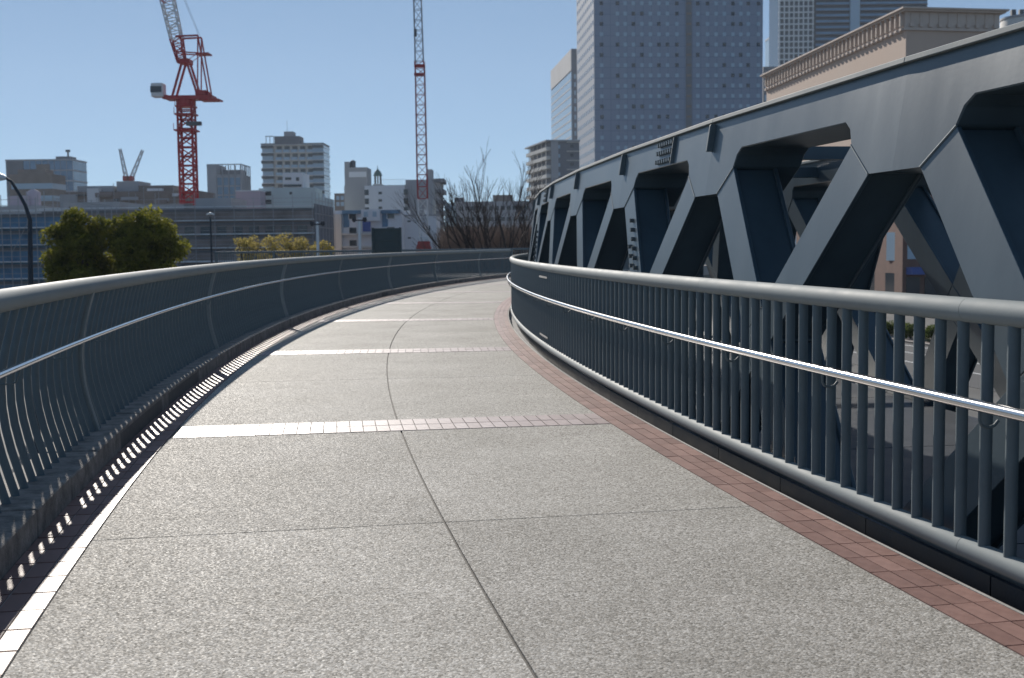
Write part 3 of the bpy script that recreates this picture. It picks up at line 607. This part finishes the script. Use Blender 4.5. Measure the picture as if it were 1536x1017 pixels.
b.box('wall', 0, b.L, 0, 9, 0, zt, 'wall_white'); b.box('parapet', -.1, b.L + .1, -.1, 9.1, zt + .001, zt + .2, 'wall_grey'); b.wins([b.X(617)], [b.Z(332), b.Z(357)], .45, .22, 'glass_dark'); b.wins([b.X(643), b.X(647)], [b.Z(343), b.Z(367)], .2, .75, 'glass_dark')
for px in (612, 640): MB().tube([(b.X(px), 3, zt + .2), (b.X(px), 3, zt + .9)], .4, 8).build('roof_vent', 'wall_white', b.r)
b = Bd('apartment_building', 'grey tower with stacked balconies behind the lattice boom', 641, 668, 330, 330); zt = b.Z(268, 660)
b.box('wall', 0, b.L - 1, 0, 12, 0, zt, 'wall_grey'); b.box('upper_wall', 0, 1.5, 1, 8, zt + .001, zt + 2.6, 'wall_grey')
for i in range(11): b.box('balcony', b.L * .45, b.L, -1.0, 11, zt - 2.9 * i - 1.1, zt - 2.9 * i, 'wall_dark')
b = Bd('apartment_building', 'narrow pale green block at the edge of the bare wood', 668, 682, 260, 260); zt = b.Z(305, 675)
b.box('wall', 0, b.L, 0, 8, 0, zt, 'wall_mint')
for i in range(5): b.box('window_band', .2, b.L - .1, -.1, .01, zt - 1.6 - 2.4 * i, zt - .5 - 2.4 * i, 'glass_pale')
b = Bd('apartment_building', 'dark brown block glimpsed between mint block and broad grey block', 503, 520, 300, 300); b.box('wall', 0, b.L, 0, 9, 0, b.Z(290, 510), 'wall_brown'); b.wins(lin(.3, b.L - .3, 2), [b.Z(297, 510), b.Z(306, 510)], .8, 1.0, 'glass_pale')
b = Bd('apartment_building', 'wide low grey block behind the bare trees', 683, 800, 290, 290); zt = b.Z(302, 740)
b.box('wall', 0, b.L, 0, 12, 0, zt, 'wall_grey'); b.box('roof_block', b.X(742), b.X(772), 2, 9, zt + .001, b.Z(292, 750), 'wall_brown'); b.box('roof_block', b.X(684), b.X(698), 2, 8, zt + .001, b.Z(296, 690), 'wall_dark')
b.wins(lin(.8, b.L - .8, 12), [zt - 1.6, zt - 4.2, zt - 6.8], .9, .9, 'glass_dark')

# grey apartment block with the lit balcony side
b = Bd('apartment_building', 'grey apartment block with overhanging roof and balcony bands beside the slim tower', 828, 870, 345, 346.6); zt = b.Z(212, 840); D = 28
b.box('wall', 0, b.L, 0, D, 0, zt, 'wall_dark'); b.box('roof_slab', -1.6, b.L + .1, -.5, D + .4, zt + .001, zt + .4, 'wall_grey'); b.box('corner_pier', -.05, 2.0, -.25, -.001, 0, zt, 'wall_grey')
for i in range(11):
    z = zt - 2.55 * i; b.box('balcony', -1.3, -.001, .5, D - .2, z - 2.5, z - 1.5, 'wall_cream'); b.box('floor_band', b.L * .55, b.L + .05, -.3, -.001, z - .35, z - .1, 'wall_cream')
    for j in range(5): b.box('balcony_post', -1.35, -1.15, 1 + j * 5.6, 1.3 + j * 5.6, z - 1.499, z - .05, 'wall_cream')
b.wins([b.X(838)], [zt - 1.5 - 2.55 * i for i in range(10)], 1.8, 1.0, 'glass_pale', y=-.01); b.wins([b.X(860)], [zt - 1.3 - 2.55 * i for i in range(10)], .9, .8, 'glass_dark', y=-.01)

# slim glass tower
b = Bd('office_tower', 'slim tower with glazed side and plain roof band left of the big tower', 860, 892, 520, 520.9); zt = b.Z(73, 862); D = 66
b.box('wall', 0, b.L, 0, D, 0, zt, 'wall_dark'); b.box('glass_side', -.3, -.001, .4, D - .3, 0, zt - 9.5, 'glass_pale'); b.box('side_panel', -.35, -.001, .1, D - .1, zt - 8.9, zt - .05, 'wall_grey')
for i in range(14): b.box('floor_band', -.38, -.301, .5, D - .4, zt - 13 - 3.4 * i, zt - 12.4 - 3.4 * i, 'wall_grey')
for i in range(12): b.box('window', b.X(864), b.X(867), -.1, .01, zt - 12.5 - 3.4 * i, zt - 10.6 - 3.4 * i, 'glass_pale')

# big panelled tower
b = Bd('office_tower', 'broad blue grey tower with a grid of small square windows', 893, 1143, 400, 404); D = 44; zt = b.Z(-160, 893)
w_ = b.box('wall', 0, b.L, 0, D, 0, zt, 'tower_panel'); b.box('roof_slab', -.3, b.L + .3, -.3, D + .3, zt + .001, zt + 2, 'wall_dark')
xs = [b.X(p) for p in (905, 928.6, 940, 952, 964.5, 977, 989.5, 1002, 1016, 1046.7, 1061, 1073.6, 1085.8, 1098.4, 1110, 1121, 1136)]
zr = [b.Z(5 + 15.45 * i, 1000) for i in range(16)]
mes = [MB().box(-.55, .55, -.07, .1, -.6, .6).mesh('window', m) for m in ('glass_pale', 'glass_pale', 'glass_pale', 'glass_dark')]
fme = MB().box(-.68, .68, -.12, -.005, -.74, -.61).box(-.68, .68, -.10, -.005, .61, .70).mesh('frame', 'tower_panel')
for z in zr:
    for x in xs: o = link('window', random.choice(mes), b.r, Matrix.Translation((x, 0, z)))
up = MB()
for i in range(1, 11):
    for x in xs: z = zr[0] + 3.42 * i; up.box(x - .55, x + .55, -.07, .1, z - .6, z + .6)
o = up.build('upper_windows', 'glass_pale', b.r); o['kind'] = 'stuff'
up = MB()
for i in range(-16, 11):
    for j in range(10):
        z = zr[0] + 3.42 * i + 1; y = 2.4 + j * 4.3; up.box(-.06, .1, y - .9, y + .9, z - .65, z + .65)
o = up.build('side_windows', 'glass_dark', b.r); o['kind'] = 'stuff'
b.box('stair_strip', b.X(1029), b.X(1038), -.12, -.001, 0, zt - .1, 'wall_dark')
for z in zr: b.box('strip_panel', b.X(1030), b.X(1037), -.2, -.121, z - .35, z + .35, 'wall_brown')
b = Bd('office_tower', 'dark sliver of an office block beside the big tower', 1144, 1168, 560, 560); zt = b.Z(100, 1150); b.box('wall', 0, b.L, 0, 20, 0, zt, 'wall_dark'); b.wins([b.X(1147), b.X(1150.5)], [zt - 5 - 4.5 * i for i in range(6)], .95, 2.6, 'glass_pale')
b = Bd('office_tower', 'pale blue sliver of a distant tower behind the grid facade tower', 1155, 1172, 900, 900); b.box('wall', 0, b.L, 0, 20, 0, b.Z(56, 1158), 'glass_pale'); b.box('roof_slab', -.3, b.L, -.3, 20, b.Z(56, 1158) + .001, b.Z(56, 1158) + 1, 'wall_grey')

# grid facade tower with glass balconies
b = Bd('residential_tower', 'tower with white grid facade and blue glass balconies behind the beige building', 1219, 1386, 640, 640); zt = b.Z(-90, 1250)
b.box('wall', 0, b.L, 0, 40, 0, zt, 'glass_dark')
g0 = b.X(1166) - 0
wl = -g0
b.box('grid_wall', g0, -.01, .5, 24, 0, zt, 'glass_dark')
for i in range(30):
    z = zt - 3.0 * i
    b.box('grid_beam', g0 - .1, -.02, .1, .499, z - .7, z, 'white_frame')
    b.box('balcony_rail', .5, 18, -1.4, -1.25, z - 2.9, z - 1.8, 'glass_blue'); b.box('balcony_slab', .4, 18.1, -1.5, -.001, z - .3, z - .05, 'wall_dark'); b.box('balcony_rail', 23.5, b.L - .5, -1.4, -1.25, z - 2.9, z - 1.8, 'glass_blue'); b.box('balcony_slab', 23.4, b.L, -1.5, -.001, z - .3, z - .05, 'wall_dark')
for i in range(8): b.box('grid_post', g0 + wl * i / 7.4, g0 + wl * i / 7.4 + .7, -.1, .099, 0, zt, 'white_frame')
b.box('glass_bay', 18.2, 23.2, -1.7, -.002, 0, zt, 'glass_pale')

# beige building with bracketed cornice: corner edge near, long lit side going back
BC = at(1355, 358, 135); BF = at(1149, 359, 187); 
b = Bd('department_store', 'beige building with bracketed cornice and brown lower storeys behind the truss', 1355, 1492, 135, 137); zt = b.Z(12, 1355)
side = (BF - BC); sn, cs = math.sin(b.ang), math.cos(b.ang)
fy = side.x * -sn + side.y * cs; fx = side.x * cs + side.y * sn      # far end in local coordinates
bx = b.L; zb_ = b.Z(286, 1355) ; zm = b.Z(39, 1355)
def prism(name, m, o, z0, z1, bev=0):      # footprint quad grown by o
    return MB().hexa([(-o, -o, z0), (bx + o, -o, z0), (bx + o + fx, fy + o, z0), (fx - o, fy + o, z0), (-o, -o, z1), (bx + o, -o, z1), (bx + o + fx, fy + o, z1), (fx - o, fy + o, z1)]).build(name, m, b.r, bev)
prism('base_wall', 'brick_red', .15, 0, zb_ - .3); prism('base_band', 'cornice', .3, zb_ - .299, zb_); prism('wall', 'wall_beige', 0, zb_ + .001, zt - 2.4); prism('cornice_band', 'cornice', .25, zt - 2.399, zt - 2.1); prism('frieze', 'cornice', .05, zt - 2.099, zt - .401); prism('cornice', 'cornice', .55, zt - .4, zt - .2, .03); prism('cornice_top', 'cornice', .8, zt - .199, zt, .03)
prism('roof', 'roof_grey', -.6, zt + .001, zt + .12)
nbk = 38
for i in range(nbk):
    t = (i + .5) / nbk; x, y = fx * t, fy * t
    o = MB().box(-.45, -.051, -.14, .14, -.75, .74).box(-.42, -.051, -.3, .3, -1.2, -.95).build('bracket', 'cornice', b.r); o.matrix_local = Matrix.Translation((x, y, zt - 1.15)) @ Matrix.Rotation(math.atan2(fy, fx) - PI / 2, 4, 'Z')
for i in range(10):
    x = bx * (i + .5) / 10
    o = MB().box(-.06, .06, -.16, -.051, -.85, .74).box(-.2, .2, -.4, -.051, -.9, -.5).build('bracket', 'cornice', b.r); o.location = (x, 0, zt - 1.15)
for i in range(8):       # small square vents below the truss line
    t = .06 + i * .038; MB().box(-.05, .1, -.35, .35, -.35, .35).build('vent', 'glass_dark', b.r).location = (fx * t, fy * t, b.Z(96 - 2.2 * i, 1355) - i * .05)
for i in range(9):
    t = (i + .5) / 9; MB().box(-.22, -.1, -1.1, 1.1, 0, 3.2).build('shop_window', 'glass_pale', b.r).location = (fx * t, fy * t, 5.2)
    MB().box(-.22, -.1, -1.3, 1.3, 0, 3.4).build('shop_window', 'glass_dark', b.r).location = (fx * t, fy * t, .4)
for i in range(5):
    x = bx * (i + .5) / 5; o = b.box('shop_window', x - .7, x + .7, -.25, -.14, 5.4, 8.8, 'glass_pale'); b.box('pilaster', x + .72, x + .95, -.35, -.151, 5.2, 9.2, 'white_frame')
    b.box('shop_window', x - .8, x + .8, -.25, -.14, .3, 3.4, 'glass_dark')
b.box('awning', .3, 4.5, -1.4, -.152, 3.7, 4.5, 'blue_sheet')
o = MB().box(-.9, -.16, -1.2, 1.2, -1.4, 1.4).build('side_sign', 'lamp_white', b.r, .03); o.location = (fx * .93, fy * .93, b.Z(120, 1355))
b = Bd('round_building', 'pale round roof drum with floodlights beyond the truss', 1514, 1600, 190, 190); zt = b.Z(22, 1530); r_ = b.L / 2
MB().tube([(r_, r_, 0), (r_, r_, zt - .4), (r_, r_, zt)], [r_, r_, r_ * .97], 32).build('drum', 'wall_cream', b.r); MB().tube([(r_, r_, zt), (r_, r_, zt + .3)], r_ * 1.01, 32).build('parapet', 'wall_grey', b.r)
for px in (1522, 1534): MB().box(b.X(px) - .35, b.X(px) + .35, 2.6, 3.3, zt + .3, zt + 1.3).build('floodlight', 'tank', b.r, .05)

# ------------------------------------------------------------------ cranes
mat('crane_red', (0.36, 0.022, 0.028), 0.5, var=0.15, vscale=1.0); mat('crane_white', (0.62, 0.62, 0.62), 0.5); mat('crane_grey', (0.32, 0.33, 0.36), 0.5); mat('crane_faded', (0.42, 0.20, 0.21), 0.5)
def lattice(mb, p0, p1, w0, w1, n, rw, rb):
    p0, p1 = Vector(p0), Vector(p1); t = (p1 - p0).normalized(); a = t.cross(Vector((0, 1, 0)) if abs(t.y) < .8 else Vector((1, 0, 0))).normalized(); c = t.cross(a)
    def q(i, k): f = i / n; ww = (w0 + (w1 - w0) * f) / 2; sx, sy = ((-1, -1), (1, -1), (1, 1), (-1, 1))[k % 4]; return p0.lerp(p1, f) + a * sx * ww + c * sy * ww
    for k in range(4): mb.bar(q(0, k), q(n, k), rw)
    for i in range(n):
        for k in range(4):
            mb.bar(q(i, k), q(i, k + 1), rb)
            if (i + k) % 2: mb.bar(q(i, k), q(i + 1, k + 1), rb)
            else: mb.bar(q(i, k + 1), q(i + 1, k), rb)
    return mb
YC = 172
def cp(px, py, dy=0): return at(px, py, YC + dy)
base = cp(286, 370); cr = empty('tower_crane', (base.x, base.y, GZ)); tag(cr, 'red luffing tower crane with white cab over the brown scaffolding', 'crane')
def loc(v): return v - cr.location
m0 = loc(cp(285, 300)); h1 = loc(cp(278, 152)).z; w = 1.95; mxx = 0.0
# a plumb mast
lattice(MB(), (0, 0, 0), (0, 0, h1), w, w, 22, .19, .12).build('mast', 'crane_red', cr)
for py_, ww in ((196, 2.9), (172, 2.7), (160, 2.5)):
    z = loc(cp(280, py_)).z; MB().box(-ww / 2, ww / 2, -ww / 2, ww / 2, z - .12, z + .1).build('collar_platform', 'crane_red', cr)
    for x in (-ww / 2, ww / 2): MB().bar((x, -ww / 2, z), (x, -ww / 2, z + .9), .05).build('platform_post', 'crane_red', cr)
MB().box(.3, 2.4, -1.6, -1.0, loc(cp(280, 190)).z, loc(cp(280, 184)).z).build('motor_box', 'tank', cr, .05)
zs = loc(cp(280, 150)).z; MB().tube([(0, 0, zs - .8), (0, 0, zs)], 1.35, 16).build('slew_ring', 'crane_red', cr)
MB().box(-2.6, 4.0, -1.4, 1.4, zs + .001, zs + .5).build('slew_deck', 'crane_red', cr); MB().box(2.2, 4.9, -1.3, 1.3, zs - .2, zs).build('rear_deck', 'crane_red', cr)
MB().box(1.6, 3.2, -1.2, 1.2, zs + .501, zs + 1.2).build('winch', 'crane_red', cr, .1)
cb = MB().box(-4.4, -2.7, -1.7, 0, zs + .3, zs + 2.2).build('cab', 'crane_white', cr, .12); MB().box(-4.44, -2.9, -1.74, -.3, zs + .9, zs + 1.75).build('cab_window', 'glass_dark', cr); MB().box(-3.0, -2.2, -1.2, 0, zs + .1, zs + .6).build('cab_bracket', 'crane_red', cr)
zt_ = loc(cp(280, 55)).z
for y in (-1.0, 1.0):
    MB().bar((-1.6, y, zs + .5), (-.1, y, zs + 5.2), .2).build('frame_leg', 'crane_red', cr); MB().bar((1.9, y, zs + .5), (.5, y, zs + 5.2), .2).build('frame_leg', 'crane_red', cr)
    MB().bar((3.4, y, zs + .5), (2.2, y, zt_), .13).build('backstay', 'crane_red', cr); MB().bar((1.9, y, zs + .5), (2.2, y, zt_), .11).build('backstay', 'crane_red', cr); MB().bar((2.2, y, zt_), (-.9, y, zt_ - .1), .16).build('frame_beam', 'crane_red', cr)
    MB().bar((2.2, y, zt_ - 2.4), (-.8, y, zt_ - 2.2), .12).build('frame_beam', 'crane_red', cr); MB().bar((2.2, y, zt_ - 2.4), (.4, y, zs + 5.2), .05).build('frame_brace', 'crane_red', cr)
MB().box(-.5, .9, -1.2, 1.2, zs + 4.9, zs + 5.6).build('pivot_block', 'crane_red', cr, .1); MB().box(1.8, 3.6, -1.1, 1.1, zt_ - 2.55, zt_ - 2.35).build('top_platform', 'crane_red', cr)
j0 = Vector((-.4, 0, zs + 5.2)); j1 = loc(cp(222, -130)); f_ = (loc(cp(262, 30)) - j0).length / (j1 - j0).length
jm = j0.lerp(j1, .42)
jr = j0.lerp(j1, .16); lattice(MB(), j0, jr, 1.0, 1.5, 4, .13, .08).build('jib', 'crane_red', cr); lattice(MB(), jr, jm, 1.5, 1.7, 6, .11, .07).build('jib', 'crane_white', cr); lattice(MB(), jm, j1, 1.7, 1.3, 12, .10, .06).build('jib', 'crane_red', cr)
for dy in (-.5, .5): MB().bar((2.2, dy, zt_), j1 + Vector((.2, dy, 0)), .025).build('luffing_cable', 'tank', cr)
# slender lattice boom
YB = 150
def lp(px, py): return at(px, py, YB)
base = lp(636, 371); lc = empty('crawler_crane', (base.x, base.y, GZ)); tag(lc, 'slender red and white lattice boom crane before the plain white block', 'crane')
def l2(px, py): return lp(px, py) - lc.location
for y in (-1.6, 1.6): MB().box(-2.6, 2.6, y - .45, y + .45, 0, 1.2).build('track', 'tank', lc, .25)
MB().box(-2.2, 2.2, -1.4, 1.4, 1.201, 3.6).build('house', 'crane_red', lc, .1); MB().box(-2.3, -1.1, -2.1, -1.41, 1.5, 3.4).build('cab', 'crane_white', lc, .1)
q0 = l2(636, 371); MB().box(-.9, .9, -.7, .7, 3.601, q0.z).build('mast_foot', 'crane_red', lc, .05)
lp1 = [(635.5, 371, 'crane_red', 1.6, 1.0), (635.3, 362, 'crane_white', 1.0, 1.15), (634, 298, 'crane_red', 1.15, 1.2), (633, 262, 'crane_faded', 1.2, 1.1), (630, 112, 'crane_red', 1.1, 1.1), (629, 92, 'crane_grey', 1.0, .8), (623, -110, None, 0, 0)]
for (a, b_) in zip(lp1[:-1], lp1[1:]):
    p0, p1 = l2(a[0], a[1]), l2(b_[0], b_[1]); n = max(2, int((p1 - p0).length / 1.15)); lattice(MB(), p0, p1, a[3], a[4], n, .075, .045).build('boom_section', a[2], lc)
zr_ = l2(635.4, 362).z; MB().box(-.72, .72, -.8, .8, q0.z + .001, zr_).build('boom_foot', 'crane_red', lc, .05); MB().box(-.66, .66, -.7, .7, zr_ + .001, zr_ + .55).build('boom_foot', 'crane_white', lc, .05)
for py_ in (112, 99): p0 = l2(629.6, py_); MB().box(p0.x - .65, p0.x + .65, p0.y - .6, p0.y + .6, p0.z - .14, p0.z + .14).build('joint_frame', 'crane_red', lc)
MB().bar(l2(629, 92) + Vector((.7, 0, 0)), l2(640, 300) + Vector((0, 3, 0)), .02).build('pendant_cable', 'tank', lc)
p0 = l2(624.5, 50); MB().box(p0.x - .2, p0.x + .1, p0.y - .8, p0.y - .5, p0.z - .5, p0.z + .4).build('hook_block', 'tank', lc)
# two small cranes on the skyline
for (xa, ya, xb, yb, lab) in ((190, 270, 180, 223, 'thin distant crane jib leaning left above the brown roofscape'), (196, 270, 214, 225, 'thin distant crane jib leaning right over the low grey block')):
    p0 = at(xa, ya, 380); c_ = empty('distant_crane', (p0.x, p0.y, GZ)); tag(c_, lab, 'crane'); h_ = p0.z - GZ; p1 = at(xb, yb, 380) - c_.location
    lattice(MB(), (0, 0, 0), (0, 0, h_), 1.2, 1.2, 14, .1, .07).build('mast', 'crane_grey', c_); lattice(MB(), (0, 0, h_), p1, 1.1, .6, 9, .1, .07).build('jib', 'crane_grey', c_); MB().box(-1, 1, -.8, .8, h_ - .3, h_ + 1.2).build('cab', 'crane_red', c_)

# ------------------------------------------------------------------ vegetation
mat('bark', (0.055, 0.042, 0.034), 0.9, var=0.3, vscale=4); mat('twig', (0.050, 0.036, 0.032), 0.9); mat('twig_brown', (0.22, 0.155, 0.12), 0.9)
def leafmat(name, c1, c2):
    m = mat(name, c1, 0.75, col2=c2, vscale=1.8, spec=0.15); b = m.node_tree.nodes['Principled BSDF']
    n = m.node_tree.nodes; l = m.node_tree.links; tr = n.new('ShaderNodeBsdfTranslucent'); mx = n.new('ShaderNodeMixShader'); mx.inputs[0].default_value = 0.45
    src = b.inputs['Base Color'].links[0].from_socket; l.new(src, tr.inputs[0]); l.new(b.outputs[0], mx.inputs[1]); l.new(tr.outputs[0], mx.inputs[2]); l.new(mx.outputs[0], n['Material Output'].inputs[0])
leafmat('leaf_green', (0.050, 0.068, 0.012), (0.30, 0.28, 0.045)); leafmat('leaf_yellow', (0.26, 0.21, 0.06), (0.46, 0.38, 0.12)); leafmat('leaf_hedge', (0.05, 0.085, 0.02), (0.13, 0.16, 0.04))
def rnd(): 
    while True:
        v = Vector((random.uniform(-1, 1), random.uniform(-1, 1), random.uniform(-1, 1)))
        if .05 < v.length < 1: return v
def leaves(mb, c, rad, n, sz, shell=.55):
    for _ in range(n):
        d = rnd().normalized(); rr_ = random.uniform(shell, 1.0); p = Vector(c) + Vector((d.x * rad[0], d.y * rad[1], d.z * rad[2])) * rr_
        u = rnd().normalized(); v = u.cross(rnd()).normalized(); s_ = sz * random.uniform(.6, 1.3)
        mb.poly([p - u * s_, p + v * s_ * .45, p + u * s_, p - v * s_ * .45], [(0, 1, 2, 3)])
def leafy(name, label, base, height, clumps, n, sz, m, group=None):
    r = empty(name, base); tag(r, label, 'tree', group)
    tb = MB(); top = Vector((0, 0, height * .55)); tb.tube([(0, 0, 0), (.05, 0, height * .3), tuple(top)], [.26, .2, .13], 10)
    for c, rad in clumps[::2]: tb.tube([tuple(top * .75), tuple((top + Vector(c)) * .5 + Vector((0, 0, -.2))), c], [.1, .06, .02], 6)
    tb.build('trunk', 'bark', r)
    cm = MB()
    for c, rad in clumps: leaves(cm, c, rad, int(n * rad[0] ** 2), sz)
    me = cm.mesh('crown', m); link('crown', me, r); return r
def clumpset(cx_, cz_, rx, rz, k, rmin, rmax):
    out = []
    for _ in range(k):
        d = rnd().normalized() * random.uniform(.45, 1.0); out.append(((cx_ + d.x * rx, d.y * rx, cz_ + d.z * rz), (lambda q: (q, q, q * .8))(random.uniform(rmin, rmax))))
    return out
YT = 58.0
for (px, py_t, w_px, lab) in ((118, 311, 104, 'rounded dark evergreen tree beside the curved street lamp'), (214, 299, 118, 'taller rounded evergreen tree next to the brown scaffolding')):
    p = at(px, 370, YT); h = at(px, py_t, YT).z - GZ; rx = w_px / F * YT / 2; cz = h - 2.1
    cl = clumpset(0, cz, rx - .3, 1.75, 74, .42, .8) + clumpset(0, cz - 1.7, rx - .2, 1.5, 44, .5, .8)
    leafy('evergreen_tree', lab, (p.x, p.y, GZ), h, cl, 560, .105, 'leaf_green')
for i, (px, py_t, w_px, lab) in enumerate(((372, 350, 50, 'yellow green shrub tree against the brown scaffolding'), (415, 347, 60, 'fuller yellow green shrub tree against the brown scaffolding'), (448, 351, 40, 'sparse yellow green shrub tree beside a pale lamp post'), (482, 356, 34, 'small yellow green shrub tree under the netted end'))):
    p = at(px, 370, 92); h = at(px, py_t, 92).z - GZ; rx = w_px / F * 92 / 2
    cl = clumpset(0, h - .9, rx, .6, 22, .25, .45) + clumpset(0, h - 2.0, rx, 1.0, 18, .3, .5); leafy('shrub_tree', lab, (p.x, p.y, GZ), h, cl, 330, .09, 'leaf_yellow')
def bare(name, label, base, height, m, seed, spread=.5, levels=6, r0=.16, lean=(0, 0), group=None):
    R = random.Random(seed); r = empty(name, base); tag(r, label, 'tree', group); tm = MB(); cm = MB()
    def grow(p, d, L, rad, lv):
        n = 3; pts = [p]; dd = d.copy()
        for i in range(n):
            dd = (dd + Vector((R.gauss(0, .10), R.gauss(0, .10), R.gauss(.03, .06)))).normalized(); pts.append(pts[-1] + dd * L / n)
        rs = [rad * (1 - .25 * i / n) for i in range(n + 1)]
        (tm if lv >= levels - 3 else cm).tube(pts, rs, 6 if lv > 3 else 3, False)
        if lv == 0: return
        for k in range(3):
            ax = Vector((R.gauss(0, 1), R.gauss(0, 1), R.gauss(0, .4))).normalized(); nd = (dd + ax * spread * .75 * R.uniform(.5, 1.1)).normalized(); st = pts[-1] if k < 2 else pts[2]
            grow(st, nd, L * R.uniform(.62, .84), rs[-1] * R.uniform(.58, .86), lv - 1)
    d0 = Vector((lean[0], lean[1], 1)).normalized()
    top = d0 * height * .36; tm.tube([(0, 0, 0), tuple(top * .5), tuple(top)], [r0 * 1.25, r0 * 1.05, r0 * .95], 8, False)
    for k in range(5):
        a = 2 * PI * (k + R.uniform(-.3, .3)) / 6; tl = R.uniform(.18, .62) * (spread / .46)
        grow(top * R.uniform(.82, 1.0), (d0 + Vector((math.cos(a) * tl + lean[0] * .6, math.sin(a) * tl * .7, 0))).normalized(), height * .235 * R.uniform(.85, 1.15), r0 * R.uniform(.42, .62), levels - 2)
    tm.build('trunk', 'twig', r); link('crown', cm.mesh('crown', m), r); return r
for i, (px, py_t, Y, lean, lab) in enumerate(((752, 238, 84, (-.05, 0), 'tall bare winter tree fanning upward behind the far walkway'), (785, 262, 88, (.08, 0), 'bare winter tree beside the apartment block and truss'), (716, 272, 82, (-.22, 0), 'bare winter tree leaning left behind the far walkway'))):
    p = at(px + (4 if i < 2 else 22), 370, Y); h = at(px, py_t, Y).z - GZ
    bare('bare_tree', lab, (p.x, p.y, GZ), h * .98, 'twig', 11 + i * 5, .46, 6, .24, lean)
wm = MB(); R_ = random.Random(4)
for _ in range(3800):
    px = R_.uniform(664, 812); Y = R_.uniform(96, 120); p = at(px, 370, Y); zt_ = at(px, 352 - 10 * abs(math.sin(px * .09)) + R_.gauss(0, 4), Y).z; z0_ = zt_ - R_.uniform(1.2, 5.0)
    wm.tube([(p.x, p.y, z0_), (p.x + R_.gauss(0, .22), p.y + R_.gauss(0, .2), (zt_ + z0_) / 2), (p.x + R_.gauss(0, .5), p.y + R_.gauss(0, .4), zt_)], [.05, .03, .012], 3, False)
for _ in range(420):
    px = R_.uniform(664, 812); Y = R_.uniform(98, 118); p = at(px, 370, Y); wm.tube([(p.x, p.y, GZ), (p.x + R_.gauss(0, .3), p.y, 1.2)], [.09, .05], 4, False)
o = link('bare_wood', wm.mesh('bare_wood', 'twig_brown')); tag(o, 'brown leafless thicket behind the bare trees', 'wood', kind='stuff')
# hedge bushes by the road below
for i in range(7):
    Y = 99.5 - i * 3.0; x = roadx(Y, 5.6); r = empty('bush', (x, Y, GZ + .14)); tag(r, 'rounded green hedge bush lining the road below the truss', 'bush', 'hedge bushes along the road')
    cm = MB()
    for c, rad in clumpset(0, .65, .75, .35, 14, .4, .6): leaves(cm, c, rad, 170, .09)
    link('foliage', cm.mesh('foliage', 'leaf_hedge'), r); MB().tube([(0, 0, -.02), (0, 0, .6)], [.08, .04], 6).build('stem', 'bark', r)

# ------------------------------------------------------------------ air
hm = bpy.data.materials.new('haze'); hm.use_nodes = True; hn = hm.node_tree.nodes; hn.remove(hn['Principled BSDF'])
pvn = hn.new('ShaderNodeVolumePrincipled'); pvn.inputs['Color'].default_value = (0.80, 0.88, 1.0, 1); pvn.inputs['Density'].default_value = 0.0001; pvn.inputs['Anisotropy'].default_value = 0.3
hm.node_tree.links.new(pvn.outputs[0], hn['Material Output'].inputs['Volume']); M['haze'] = hm
hz = MB().box(-700, 700, -150, 1300, GZ - 1, 190).build('haze', 'haze'); tag(hz, 'thin pale winter haze over the city', 'haze', kind='stuff')
